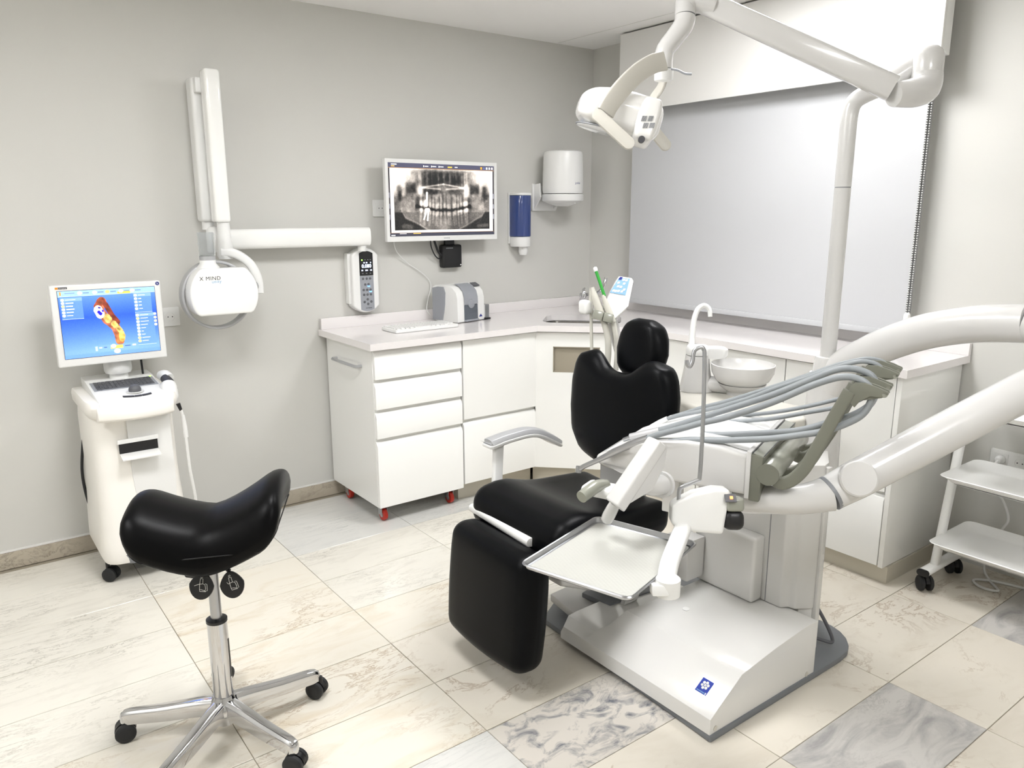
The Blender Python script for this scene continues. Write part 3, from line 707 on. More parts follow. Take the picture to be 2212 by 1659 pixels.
hb_ = nb(); q = prism(pl, (0, -.115, 0), hb_); bmesh.ops.remove_doubles(q, verts=q.verts[:], dist=1e-4)
hd_ = part('head', q, 'gloss', xr, bev=.012, seg=3)
part('head_collar', lathe([(.052, -.01), (.046, .015), (.034, .03), (.033, .045)], (hc.x-.045, hc.y-.03, hc.z+rr*.68), (0, 0, 1), 22), 'plastic', xr)
cz_ = hc.z+rr*.68+.045
part('cone_ring', lathe([(.033, 0), (.033, .018)], (hc.x-.045, hc.y-.03, cz_), (0, 0, 1), 22), 'silverpaint', xr)
cone = lathe([(.034, 0), (.034, .10), (.0315, .10), (.0315, .004), (.0, .004)], (hc.x-.045, hc.y-.03, cz_+.018), (0, 0, 1), 24)
part('aiming_cone', cone, 'cleartube', xr)
part('pivot_knob', lathe([(.018, 0), (.018, .03), (.012, .035), (0, .036)], (hc.x+rr*.9, hc.y-.02, hc.z+.02), (1, 0, .1), 16), 'chromedull', xr)
yfz = hc.y-.0955
part('lettering', textbm('X MIND', .0225, hy(454, 602, yfz), XA, ZA, spacing=1.15), 'ink', hd_)
part('lettering', textbm('unity', .0185, hy(468, 608.5, yfz), XA, ZA, spacing=1.1), 'inkblue', hd_)
# control pad of the X-ray
kp = thing('xray_control_pad', 'white wall control pad with lit digital readout and grey buttons', 'control pad', (-1.62, -.03, .97))
kc0 = hy(791, 606, -.07); kw, kh = .150, .335
def kout(s, w2): # capsule-ish outline with arched ends
    P = []
    for i in range(9):
        t = -1+2*i/8; P.append((t*w2, s*(kh/2-.035+.035*(1-t*t))))
    return P
ol = kout(1, kw/2)[::-1]+kout(-1, kw/2)
part('case', prism([(kc0.x+a, -.0005, kc0.z+b) for a, b in ol], (0, -.068, 0)), 'plastic', kp, bev=.010, seg=3)
part('side_box', bx((kc0.x-kw/2-.014, -.045, kc0.z-.12), (kc0.x-kw/2+.02, -.0005, kc0.z+.14)), 'plastic', kp, bev=.004)
yk = -.069
def band(z0, z1, top): 
    P = []
    for i in range(9):
        t = -1+2*i/8; P.append((t*.0385, z1+(.012*(1-t*t) if top else 0)))
    for i in range(9):
        t = 1-2*i/8; P.append((t*.0385, z0-(.010*(1-t*t) if not top else 0)))
    return [(kc0.x+.004+a, yk+.001, kc0.z+b) for a, b in P]
part('keypad_panel', prism(band(-.150, .025, False), (0, -.002, 0)), 'greyplastic', kp)
dsp = part('display', prism(band(.026, .140, True), (0, -.0022, 0)), 'blackplastic', kp)
part('readout', textbm('0.080', .0245, (kc0.x+.005, yk-.0015, kc0.z+.074), XA, ZA, bold=.0004), 'segment', dsp)
ic = nb()
for dx, dz, w2 in ((-.024, .053, .008), (-.003, .053, .006), (.005, .053, .006), (.026, .053, .009), (-.012, .092, .007), (.002, .092, .007), (.025, .092, .004)):
    box(ic, (kc0.x+.004+dx-w2/2, yk-.0022, kc0.z+dz-.003), (kc0.x+.004+dx+w2/2, yk-.001, kc0.z+dz+.003))
part('readout_icons', ic, 'segment', dsp, kind='stuff')
part('ready_light', cyl((kc0.x-.020, yk-.001, kc0.z+.106), NY, .0036, .0016, 12), 'ledgreen', dsp)
im = nb()
for dx in (-.006, .010, .024): box(im, (kc0.x+.004+dx-.003, yk-.0022, kc0.z+.105), (kc0.x+.004+dx+.003, yk-.001, kc0.z+.109))
for dx in (-.022, .0, .022): box(im, (kc0.x+.004+dx-.004, yk-.0022, kc0.z+.035), (kc0.x+.004+dx+.004, yk-.001, kc0.z+.039))
part('panel_symbols', im, 'midgrey', dsp, kind='stuff')
rows = [(.010, (-.022, -.002, .018)), (-.020, (-.011, .008)), (-.048, (-.021, -.001, .018)), (-.073, (-.020, 0, .019)), (-.098, (0,)), (-.111, (-.019, .02)), (-.122, (.001,))]
for dz, xs in rows:
    for dx in xs: part('button', lathe([(.0066, 0), (.0062, .002), (0, .0026)], (kc0.x+.005+dx, yk-.001, kc0.z+dz), NY, 14), 'darkgrey', kp)
for dx, dz in ((.008, -.030), (.018, -.058)): part('indicator_light', plate((kc0.x+.005+dx, yk-.001, kc0.z+dz), XA, ZA, .014, .005, .0015, .0024), 'ledblue', kp)
part('maker_mark', textbm('ACTEON', .0085, (kc0.x+.010, yk-.0012, kc0.z-.144), XA, ZA), 'ink', kp)

# soap dispenser
sd = thing('soap_dispenser', 'blue translucent wall soap dispenser with white pump', 'soap dispenser', (-.62, 0, 1.25))
sx, sw = -.600, .118
part('back_plate', bx((sx-sw/2-.004, -.012, 1.31), (sx+sw/2+.004, -.0005, 1.605)), 'plastic', sd, bev=.003)
def half(w_, d, n=12): return [(-w_/2, -.0), ]+[(w_/2*math.copysign(abs(math.cos(a))**.7, -math.cos(a)), -d*abs(math.sin(a))**.7) for a in [pi*i/n for i in range(1, n)]]+[(w_/2, 0)]
part('reservoir', prism([(sx+a, -.013+b, 1.352) for a, b in half(sw, .092)], (0, 0, .236)), 'bluetrans', sd, bev=.004)
part('lid', prism([(sx+a, -.013+b, 1.589) for a, b in half(sw+.003, .094)], (0, 0, .014)), 'plastic', sd, bev=.003)
part('pump_body', prism([(sx+a, -.013+b, 1.292) for a, b in half(sw*.95, .09)], (0, 0, .059)), 'plastic', sd, bev=.005)
part('nozzle', lathe([(.028, 0), (.028, -.03), (.022, -.048), (0, -.048)], (sx+.012, -.055, 1.291), (0, 0, 1), 18), 'plastic', sd)
# paper roll dispenser
td = thing('paper_towel_dispenser', 'white round paper towel dispenser hanging on a wall bracket near the corner', 'paper dispenser', (-.33, -.13, 1.48))
tc = (hy(1222, 380, -.17)).x
part('drum', lathe([(.118, 0), (.122, .02), (.120, .12), (.116, .225), (.112, .238), (.098, .244), (0, .245)], (tc, -.145, 1.60), (0, 0, 1), 40), 'plastic', td)
part('rim', lathe([(.09, -.012), (.122, 0), (.124, .005), (.124, .034), (.120, .038), (0, .038)], (tc, -.145, 1.558), (0, 0, 1), 40), 'plastic', td)
part('outlet', lathe([(.03, -.03), (.06, -.022), (.10, -.008), (.10, 0)], (tc, -.145, 1.556), (0, 0, 1), 28), 'plastic', td)
part('catch', lathe([(0, -.012), (.008, -.008), (.008, .004)], (tc+.015, -.235, 1.55), (0, 0, 1), 12), 'plastic', td)
bk = prism([(tc-.125, -.0005, 1.50), (tc+.06, -.0005, 1.50), (tc+.09, -.0005, 1.56), (tc+.05, -.0005, 1.63), (tc-.125, -.0005, 1.66)], (0, -.012, 0))
part('bracket', bk, 'plastic', td, bev=.002)
part('bracket_arm', prism([(tc-.112, -.012, 1.51), (tc-.112, -.07, 1.58), (tc-.112, -.06, 1.66), (tc-.112, -.012, 1.655)], (.012, 0, 0)), 'plastic', td, bev=.002)
part('bracket_arm', prism([(tc+.04, -.012, 1.51), (tc+.04, -.07, 1.555), (tc+.04, -.012, 1.57)], (.012, 0, 0)), 'plastic', td, bev=.002)
lg = textbm('jofel', .020, (0, 0, 0), (1, 0, 0), (0, 1, 0))
for v in lg.verts:
    ang = -pi/2+.10+v.co.x*1.2/.121-.0; v.co = Vector((tc+.1215*math.cos(ang), -.145+.1215*math.sin(ang), 1.658+v.co.y*.9))
part('logo', lg, 'navy', td)

# plate scanner on the worktop
FL = Vector((-1.205, -.272, WZ)); FRr = Vector((-.985, -.226, WZ)); ex = (FRr-FL).normalized(); ey = Vector((-ex.y, ex.x, 0)); sw_, sdp, shh = .218, .195, .205
def sp(a, b, c): return FL+ex*a+ey*b+Vector((0, 0, c))
ps = thing('plate_scanner', 'compact grey and white dental plate scanner on the worktop', 'scanner', FL+ex*.11+ey*.1)
prof = [(0, .004), (.002, .13), (.012, .165), (.04, .190), (.09, .204), (.14, .203), (.175, .197), (sdp, .188), (sdp, .004)]
part('case', prism([sp(.004, b, c) for b, c in prof], ex*(sw_-.008)), 'plastic', ps, bev=.004)
sideprof = [(.115, .008), (sdp-.002, .008), (sdp-.002, .183), (.15, .192), (.105, .192), (.092, .16), (.096, .10), (.105, .05)]
for a in (0.0, sw_-.0055): part('side_panel', prism([sp(a, b-.062*(1-(c/.2))*.0, c) for b, c in sideprof], ex*.0055), 'greyplastic', ps, bev=.001)
fp = [(-.001, .098), (.0005, .135), (.011, .168), (.04, .1935), (.075, .2035)]
fbm = nb()
for (b0, c0), (b1, c1) in zip(fp, fp[1:]):
    P = [sp(.052, b0, c0), sp(.158, b0, c0), sp(.158, b1, c1), sp(.052, b1, c1)]; nrm = (P[1]-P[0]).cross(P[3]-P[0]).normalized(); raw(fbm, [p+nrm*.003 for p in P], [(0, 1, 2, 3)])
bmesh.ops.remove_doubles(fbm, verts=fbm.verts[:], dist=.003); part('front_panel', fbm, 'greyplastic', ps)
part('window', prism([sp(.054, -.006, .016), sp(.156, -.006, .016), sp(.156, -.004, .096), sp(.054, -.004, .096)], ey*.005), 'smoke', ps, bev=.002)
part('exit_tray', prism([sp(.054, -.014, .006), sp(.156, -.014, .006), sp(.156, -.014, .016), sp(.054, -.014, .016)], ey*.014), 'greyplastic', ps, bev=.001)
part('knob', lathe([(.026, 0), (.024, .006), (0, .010)], sp(.105, -.001, .10), -ey, 22), 'greyplastic', ps)
part('screen', obox(sp(.184, .045, .1985), ex, (ey+Vector((0, 0, .45))).normalized(), Vector((0, 0, 1))-ey*.45, .023, .018, .002), 'darkgrey', ps)
part('logo', prism([sp(.170, -.0006, .022), sp(.196, -.0006, .022), sp(.183, -.0006, .038)], -ey*.0006), 'navy', ps)
part('side_tray', obox(sp(sw_+.018, .05, .045), ex, ey, (0, 0, 1), .017, .05, .04), 'cleartube', ps, bev=.003)
part('side_foot', obox(sp(sw_+.015, .04, .006), ex, ey, (0, 0, 1), .022, .05, .005), 'blackplastic', ps, bev=.002)
# keyboard on the worktop
kb = thing('keyboard', 'white computer keyboard lying flat on the worktop', 'keyboard', (-1.45, -.30, WZ))
kbc = Vector((-1.450, -.298, WZ)); kang = .02; kx_ = Vector((math.cos(kang), math.sin(kang), 0)); ky_ = Vector((-kx_.y, kx_.x, 0))
part('case', prism([kbc+kx_*p+ky_*q+Vector((0, 0, .001)) for p, q in rrect(.375, .155, .010)], (0, 0, .016)), 'plastic', kb, bev=.003)
keys = nb()
for r_ in range(6):
    n_ = 15 if r_ != 5 else 9
    for c_ in range(n_):
        wdt = .019 if r_ < 5 else (.105 if c_ == 4 else .022)
        x = -.178+.0195*c_ if r_ < 5 else -.175+[0, .026, .052, .078, .142, .206, .232, .258, .284][c_]
        merge(keys, obox(kbc+kx_*(x+.010)+ky_*(.058-.0225*r_)+Vector((0, 0, .0195)), kx_, ky_, (0, 0, 1), wdt*.43, .0092, .0025))
    if r_ < 5:
        for c_ in range(3): merge(keys, obox(kbc+kx_*(.128+.019*c_)+ky_*(.058-.0225*r_)+Vector((0, 0, .0195)), kx_, ky_, (0, 0, 1), .008, .0092, .0025))
part('keys', keys, 'plastic', kb, kind='stuff')

# ================================================================== scanner cart
ct = thing('scanner_cart', 'white intraoral scanner cart on castors with a monitor showing a tooth scan', 'scanner cart', (-2.90, -.28, 0))
cxm = -2.868; cw = .318
def foot(w_, yb_, yf_, z, bulge=.05, n=14):
    """cart cross-section: straight back, rounded bulging front"""
    P = [(cxm-w_/2, yb_, z)]
    for i in range(n+1):
        a = pi*i/n; c_, s_ = math.cos(a), math.sin(a)
        P.append((cxm-w_/2*math.copysign(abs(c_)**.42, c_), yf_+bulge-(bulge+.06)*abs(s_)**.6+.06*0, z))
    P.append((cxm+w_/2, yb_, z)); return [Vector(p) for p in P]
def loft(secs, bm=None):
    bm = bm or nb(); R = [[bm.verts.new(p) for p in s] for s in secs]; m = len(R[0])
    for a, b in zip(R, R[1:]):
        for i in range(m): bm.faces.new((a[i], a[(i+1) % m], b[(i+1) % m], b[i]))
    bm.faces.new(R[0][::-1]); bm.faces.new(R[-1]); bmesh.ops.recalc_face_normals(bm, faces=bm.faces[:]); return bm
part('body', loft([foot(cw+.012, -.11, -.405, .088), foot(cw+.026, -.10, -.41, .112), foot(cw+.024, -.10, -.41, .17), foot(cw, -.10, -.385, .45), foot(cw, -.10, -.375, .66), foot(cw-.01, -.10, -.38, .715)]), 'cartwhite', ct, bev=.004)
# recessed front with slot drive
chx0, chx1 = cxm-.015, cxm+.135
yf0 = -.452
pnl = nb(); 
part('front_channel', prism([(chx0, yf0+.004, .175), (chx1-.02, yf0+.004, .175), (chx1-.005, yf0+.008, .40), (chx1-.005, yf0+.012, .69), (chx0-.02, yf0+.012, .69), (chx0-.018, yf0+.008, .45)], (0, -.008, 0)), 'plastic', ct, bev=.003)
s_a, s_b = hy(254, 947, yf0), hy(341, 966, yf0)
s_a.z = s_b.z+.012
drv = part('disc_drive', bx((s_a.x, yf0-.009, s_b.z+.0), (s_b.x, yf0-.002, s_a.z+.028)), 'blackplastic', ct)
part('drive_flap', prism([(s_a.x, yf0-.006, s_b.z), (s_a.x, yf0-.06, s_b.z-.012), (s_a.x, yf0-.06, s_b.z-.018), (s_a.x, yf0-.006, s_b.z-.006)], (s_b.x-s_a.x, 0, 0)), 'plastic', ct, bev=.001)
part('drive_latch', bx(((s_a.x+s_b.x)/2-.006, yf0-.010, s_a.z+.034), ((s_a.x+s_b.x)/2+.008, yf0-.004, s_a.z+.042)), 'blackplastic', ct)
part('drive_frame', bx((s_a.x-.004, yf0-.012, s_a.z+.028), (s_b.x+.004, yf0-.003, s_a.z+.045)), 'plastic', ct, bev=.002)
part('bumper', loft([foot(cw-.10, -.14, -.412, .084), foot(cw-.09, -.14, -.424, .128)]), 'midgrey', ct, bev=.003)
part('skid', bx((cxm-cw/2+.01, -.36, .070), (cxm+cw/2-.01, -.10, .095)), 'blackplastic', ct, bev=.01)
# upper console: rounded shoulder and sloping deck
part('shoulder', loft([foot(cw+.0, -.10, -.40, .700), foot(cw+.022, -.09, -.425, .723), foot(cw+.026, -.09, -.435, .753), foot(cw+.018, -.09, -.425, .773)]), 'cartwhite', ct, bev=.006)
dk = [(-.085, .815), (-.20, .808), (-.47, .776), (-.485, .766), (-.485, .755), (-.085, .755)]
part('deck', prism([(cxm-.128, y, z) for y, z in dk], (.262, 0, 0)), 'plastic', ct, bev=.004)
def dz_(y): return .808+( -.20-y)*(-.032/.27)
kbq = [(-.215, -.225)]
def deckp(x, y, h): return Vector((cxm+x, y, dz_(y)+h))
part('keyboard_panel', prism([deckp(-.118, -.335, .0005), deckp(.124, -.335, .0005), deckp(.124, -.225, .0005), deckp(-.118, -.225, .0005)], (0, 0, .002)), 'greyplastic', ct)
ky = nb()
for r_ in range(6):
    for c_ in range(15):
        x = -.106+.0146*c_; y = -.238-.0165*r_
        if r_ == 5 and 4 < c_ < 9: continue
        box(ky, deckp(x, y-.0065, .0026), deckp(x+.0125, y+.0065, .0055))
box(ky, deckp(-.033, -.327, .0026), deckp(.03, -.314, .0055))
part('keys', ky, 'darkgrey', ct, kind='stuff')
part('status_light', lathe([(.004, 0), (.004, .003), (0, .004)], deckp(.118, -.218, .001), (0, 0, 1), 12), 'ledgreen', ct)
part('trackball_ring', lathe([(.034, 0), (.034, .003), (.026, .003)], deckp(.02, -.395, 0), (0, 0, 1), 28), 'plastic', ct)
bm = nb(); bmesh.ops.create_uvsphere(bm, u_segments=24, v_segments=14, radius=.024, matrix=Matrix.Translation(deckp(.02, -.395, .008))); part('trackball', bm, 'darkgrey', ct)
for k, (xa, xb) in enumerate(((-.035, .004), (.006, .032), (.034, .07))):
    P = []
    for i in range(7):
        x = xa+(xb-xa)*i/6; P.append((x, -.440-.010+((x-.02)/.055)**2*.013))
    P = P+[(x, y-.012) for x, y in P[::-1]]
    part('mouse_button', prism([deckp(x, y, .0005) for x, y in P], (0, 0, .004)), 'ink', ct)
part('lip', loft([[Vector((cxm+x, -.50-.035*(1-(x/.14)**2)+dy, z)) for x in [-.14+.28*i/12 for i in range(13)]]+[Vector((cxm+x, -.46, z)) for x in [.14-.28*i/12 for i in range(13)]] for dy, z in ((.02, .698), (.0, .708), (-.004, .738), (.004, .757))]), 'cartwhite', ct, bev=.004)
# monitor on its neck
mo = part('monitor_neck', lathe([(.038, 0), (.036, .02), (.050, .024), (.054, .034), (.054, .07), (.050, .095), (.046, .10)], (cxm+.005, -.17, .808), (0, 0, 1), 26), 'plastic', ct)
qx0, qx1, qz0, qz1, yq = -3.088, -2.679, .888, 1.216, -.25
mon = part('monitor', bx((qx0, yq, qz0), (qx1, yq+.045, qz1)), 'plastic', ct, bev=.006, seg=3)
part('monitor_rear', bx((qx0+.08, yq+.045, .90), (qx1-.08, yq+.085, 1.15)), 'plastic', ct, bev=.01)
sw2, sh2 = .358, .272
part('screen_rim', bx(((qx0+qx1)/2-sw2/2-.0015, yq-.0012, 1.057-sh2/2-.0015), ((qx0+qx1)/2+sw2/2+.0015, yq+.001, 1.057+sh2/2+.0015)), 'ink', mon)
screenobj('screen', scanpicture(), ((qx0+qx1)/2, yq-.0018, 1.057), XA, ZA, sw2, sh2, mon, 1.2)
part('logo_plate', bx((qx0+.022, yq-.001, 1.2005), (qx0+.062, yq+.001, 1.2085)), 'ink', mon)
part('logo_plate', bx((qx0+.020, yq-.0012, 1.2005), (qx0+.030, yq+.001, 1.2085)), 'orange', mon)
part('lettering', textbm('sirona', .0095, (qx0+.044, yq-.0014, 1.2045), XA, ZA, spacing=1.25), 'plastic', mon)
part('round_badge', lathe([(.0075, 0), (.0075, .0012)], (qx1-.012, yq, 1.2045), NY, 20), 'navy', mon)
part('badge_mark', textbm('b', .011, (qx1-.012, yq-.0014, 1.2045), XA, ZA), 'plastic', mon)
bt_ = nb()
for k in range(7): box(bt_, (cxm-.005+.013*k, yq-.0008, .8985), (cxm+.001+.013*k, yq+.001, .9005))
part('menu_buttons', bt_, 'trim', mon)
part('power_cable', tube([(cxm+.098, -.17, .90), (cxm+.100, -.165, .86), (cxm+.102, -.16, .806)], .0045, 8, 4), 'rubber', ct)
# camera holder on the side with handpiece and lead
hx0 = cxm+cw/2+.012
part('camera_holder', rbox(.065, .15, .10, .03, 4, 3, M=frame((hx0-.022, -.36, .752), (1, 0, 0), (0, .93, -.36), (0, .36, .93))), 'plastic', ct)
part('camera_hood', tube([(hx0-.020, -.27, .815), (hx0-.010, -.30, .818), (hx0-.002, -.33, .808)], [.020, .024, .022], 14, 4), 'plastic', ct)
cam_p = part('scan_camera', tube([(hx0-.018, -.325, .812), (hx0-.012, -.365, .796), (hx0-.006, -.40, .775)], [.019, .022, .018], 14, 4), 'ink', ct)
part('camera_neck', tube([(hx0-.002, -.44, .722), (hx0+.006, -.445, .692)], [.009, .006], 12), 'blackplastic', ct)
part('lead_plug', tube([(hx0+.010, -.445, .672), (hx0+.014, -.445, .62), (hx0+.016, -.445, .575)], [.0085, .0105, .0095], 12), 'plastic', ct)
part('lead', tube([(hx0+.006, -.445, .695), (hx0+.011, -.445, .65), (hx0+.015, -.445, .57), (hx0+.020, -.44, .43), (hx0+.036, -.42, .28), (hx0+.030, -.38, .17), (hx0-.02, -.32, .14)], .0062, 8, 6), 'plastic', ct)
part('rear_cable', tube([(cxm-cw/2+.005, -.13, .55), (cxm-cw/2-.012, -.12, .42), (cxm-cw/2-.010, -.12, .32), (cxm-cw/2+.004, -.12, .22)], .006, 8, 5), 'rubber', ct)
def twincastor(parent, c, ang, R=.028, name='castor', hub='darkgrey', zt=None):
    c = Vector(c); d = Vector((math.cos(ang), math.sin(ang), 0)); s = Vector((-d.y, d.x, 0)); w0 = c+Vector((0, 0, R))
    k = part(name, lathe([(.008, R+.002), (.008, (zt or (R*2+.02)))], c-d*.012, (0, 0, 1), 12), 'blackplastic', parent)
    hood = nb(); P = [w0+d*(R*1.02*math.cos(a)) + Vector((0, 0, R*1.02*math.sin(a))) for a in [pi*(.02+.9*i/10) for i in range(11)]]+[w0]
    prism([p-s*.008 for p in P], s*.016, hood); part('hood', hood, 'blackplastic', k)
    for sg in (-1, 1): part('wheel', lathe([(R*.55, .009), (R*.9, .0095), (R, .012), (R, .022), (R*.85, .026), (R*.5, .027), (0, .027)], w0, s*sg, 22), 'rubber', k)
    return k
for (x_, y_, a_) in ((-3.012, -.385, .5), (-2.752, -.37, .9), (-2.96, -.14, .3), (-2.76, -.14, .3)): twincastor(ct, (x_, y_, 0), a_-1.2, .029, zt=.09)

# ================================================================== saddle stool
so = Vector((-2.936, -1.668, 0))
st = thing('saddle_stool', 'black leather saddle stool on a polished five-star base', 'stool', so)
for k in range(5):
    a = math.radians(147+72*k); d = Vector((math.cos(a), math.sin(a), 0))
    path = smoothpath([so+d*.02+Vector((0, 0, .105)), so+d*.08+Vector((0, 0, .100)), so+d*.17+Vector((0, 0, .088)), so+d*.262+Vector((0, 0, .080)), so+d*.285+Vector((0, 0, .074))], 5)
    n = len(path); bm = nb(); sec = [(-.018, -.017), (-.018, .017), (.008, .014), (.014, .008), (.014, -.008), (.008, -.014)]
    sweep(path, [(q*1.0, p*1.0) for q, p in sec], bm, upv=(0, 0, 1), scale=[1.5-.42*i/(n-1) for i in range(n)])
    lg_ = part('leg', bm, 'chrome', st, bev=.004)
    part('leg_end', lathe([(.016, 0), (.0165, .02), (.013, .027), (0, .029)], so+d*.282+Vector((0, 0, .058)), (0, 0, 1), 18), 'chrome', lg_)
    twincastor(st, so+d*.287, a+random.choice([.4, 1.3, 2.2]), .0285, zt=.07)
part('hub', lathe([(.020, .040), (.030, .046), (.032, .075), (.046, .085), (.046, .10), (.036, .118), (.030, .135)], so, (0, 0, 1), 28), 'chrome', st)
cl_ = part('gas_column', lathe([(.0275, .12), (.0275, .365)], so, (0, 0, 1), 28), 'chrome', st)
part('column_sticker', prism([so+Vector((.0278*math.cos(a), .0278*math.sin(a), .19)) for a in (-.72, -.60, -.48)]+[so+Vector((.0285*math.cos(a), .0285*math.sin(a), .19)) for a in (-.48, -.60, -.72)], (0, 0, .12)), 'blackplastic', cl_)
part('column_collar', lathe([(.0255, .365), (.029, .366), (.029, .374), (.018, .378)], so, (0, 0, 1), 26), 'blackplastic', st)
part('piston', lathe([(.0155, .372), (.0155, .61)], so, (0, 0, 1), 22), 'chromedull', st)
# seat: rounded pad bent into a saddle
Ls, Ws = .405, .33
sdir = (RT*1.0); sdir.z = 0; sdir.normalize(); sdir = Matrix.Rotation(.16, 3, 'Z') @ sdir; ldir = Vector((-sdir.y, sdir.x, 0))
def saddle_unused(p):
    s = p.x/(Ls/2); t = p.y/(Ws/2)
    wv = .80+.13*s if s > 0 else .80+.02*s
    z = p.z*(1+.15*max(s, 0))+(.085*max(s+.05, 0)**1.7+.035*max(-s-.05, 0)**1.6)-.115*abs(t)**1.9*(1-.15*s)
    y = p.y*wv*(1-.10*(1-abs(s)))
    return Vector((p.x-.03*t*t*0, y, z))
def saddle(p):
    s = p.x/(Ls/2); t = p.y/(Ws/2)
    z = p.z*(1+.22*max(s, 0))+.106*max(s, 0)**1.4+.074*max(-s, 0)**1.5-.050*abs(t)**2
    y = p.y*(.92+.16*abs(s)**2) if s > 0 else p.y*(.92-.02*abs(s)**2)
    return Vector((p.x, y, z))
Ms = frame(so+Vector((0, 0, .648))+sdir*.010, sdir, ldir, (0, 0, 1))
seat = part('seat', rbox(Ls, Ws, .112, .055, 5, 10, saddle, Ms), 'stoolleather', st, smooth=80)
sp_ = []
for p, q in rrect(Ls-.016, Ws-.016, .047, 8): sp_.append(Ms @ (saddle(Vector((p, q, -.030)))))
part('seam', tube(smoothpath(sp_+[sp_[0]], 1), .0016, 6), 'seam', seat)
part('seat_plate', prism([so+sdir*a+ldir*b+Vector((0, 0, .600)) for a, b in ((-.09, -.05), (.10, -.05), (.10, .05), (-.09, .05))], (0, 0, .03)), 'blackplastic', st, bev=.006)
def plw(pts, n0): return prism(pts, n0)
part('tilt_bracket', prism([so+sdir*a-ldir*.045+Vector((0, 0, z)) for a, z in ((-.10, .615), (.085, .615), (.085, .565), (.04, .550), (.0, .565), (-.035, .520), (-.06, .525))], ldir*.09), 'blackplastic', st, bev=.004)
for k, (px_, py_, rot) in enumerate(((436, 1263, -.12), (501, 1260, .22))):
    c = hp(px_, py_, so-ldir*.10, ldir)
    ad = (RT*math.cos(rot)+UP*math.sin(rot)); au = (UP*math.cos(rot)-RT*math.sin(rot)); nn = ad.cross(au)
    P = []
    for i in range(28):
        a = 2*pi*i/28; r_ = .033*(1-.17*math.sin(a)) if math.sin(a) > 0 else .033
        P.append(c+ad*(r_*math.cos(a)*(1-.28*max(math.sin(a), 0)))+au*(r_*math.sin(a)*1.22))
    pd = part('paddle_lever', prism([p-nn*.004 for p in P], nn*.008), 'blackplastic', st, bev=.003)
    part('lever_rod', tube([c+au*.034, so+sdir*(-.02+.04*k)-ldir*.05+Vector((0, 0, .59))], .006, 8), 'blackplastic', pd)
    ic = nb(); o_ = c+nn*.0046
    def ln(pts): tube([o_+ad*a*.001+au*b*.001 for a, b in pts], .0007, 5, bm=ic)
    m_ = 1 if k == 0 else 1
    ln([(-3, 22), (0, 24), (2, 22), (0, 19), (-3, 20), (-3, 22)]); ln([(-4, 17), (3, 17), (4, 4), (10, 2), (13, -9), (11, -14), (2, -12), (-3, -12), (-4, 0), (-4, 17)])
    ln([(4, 4), (-5, 2), (-18, -4)] if k == 0 else [(4, 4), (-8, 1), (-11, 6)]); ln([(-3, -12), (-2, -17), (14, -16), (11, -14)]); ln([(10, 5), (15, 4), (18, -13), (12, -15)])
    part('seat_symbol', ic, 'trim', pd)

# ================================================================== dental chair
YC = -1.87
dc = thing('dental_chair', 'black leather dental patient chair with upright back and white frame', 'dental chair', (-1.75, YC, 0))
# leg rest
lt, lb_ = Vector((-2.135, YC, .462)), Vector((-2.165, YC, .090))
lz = (lt-lb_).normalized(); ly = Vector((0, 1, 0)); lx_ = ly.cross(lz); LL = (lt-lb_).length
def legfn(p):
    t = p.z/(LL/2); y = p.y*(1-.06*max(t, 0)**3-.05*max(-t, 0)**2); x = p.x-.018*max(t, 0)**2*0+.012*(1-(p.y/.235)**2)*(-1 if p.x < 0 else 0)*1.0
    return Vector((x, y, p.z-.012*(p.y/.235)**2*(1 if t < -.3 else 0)*-1))
part('leg_rest', rbox(.115, .45, LL+.03, .05, 5, 8, legfn, frame((lt+lb_)/2+lx_*.045, lx_, ly, lz)), 'leather', dc, smooth=80)
# seat cushion
def seatfn(p):
    s = p.x/.30; t = p.y/.25      # s=-1 front, +1 back
    z = p.z+.014*abs(t)**2.2*(1 if p.z > 0 else .3)*(.4+.6*max(s+.6, 0)/1.6)-.02*max(-s-.45, 0)
    if p.z > 0: z += .030*math.exp(-((s+.55)/.35)**2)
    z -= .05*max(s-.2, 0)*0
    y = p.y*(1-.10*max(s, 0)**2)
    return Vector((p.x, y, z))
part('seat', rbox(.54, .49, .115, .05, 5, 10, seatfn, frame((-1.780, YC, .474), (1, 0, -.06), (0, 1, 0), (.06, 0, 1))), 'leather', dc, smooth=80)
# bright bar between seat and leg rest
b0, b1 = hz(1022, 1095, .480), hz(1148, 1172, .480)
part('seat_trim_bar', sweep([b0, b1], rrect(.030, .038, .013, 4), upv=(0, 0, 1)), 'plastic', dc, bev=.004, label='white trim bar')
# back rest (shield outline) and head rest
def shield(t):     # half width at height t in 0..1
    return np.interp(t, [0, .10, .25, .45, .70, .86, .95, 1.0], [.12, .185, .235, .250, .250, .235, .215, .17])
BH = .40; bb = Vector((-1.585, YC, .608)); bn = Vector((-1, 0, .02)).normalized(); bup = Vector((.06, 0, 1)).normalized()
def backfn(p):
    t = (p.z+BH/2)/BH; hw = float(shield(min(max(t, 0), 1))); s = p.y/.25
    z = p.z-.062*math.exp(-abs(s/.56)**3.6)*max((t-.35)/.65, 0)**1.4
    x = p.x+.028*(s*s)*(1)*.9-.020*math.exp(-((t-.15)/.18)**2)*(1-s*s)
    return Vector((x*1.0, s*hw, z))
Mb = frame(bb+bup*(BH/2), bn, (0, -1, 0), bup)
Mb = Matrix.Translation(Vector((0, 0, 0))) @ frame(bb+bup*(BH/2)-Vector((0, 0, .0)), bn, Vector((0, 0, 1)).cross(bn).normalized(), bup)
def backfn2(p): q = backfn(Vector((-p.x, p.y, p.z))); q.x = -q.x; return q
part('backrest', rbox(.085, .50, BH, .042, 5, 18, backfn2, Mb), 'leather', dc, smooth=80)
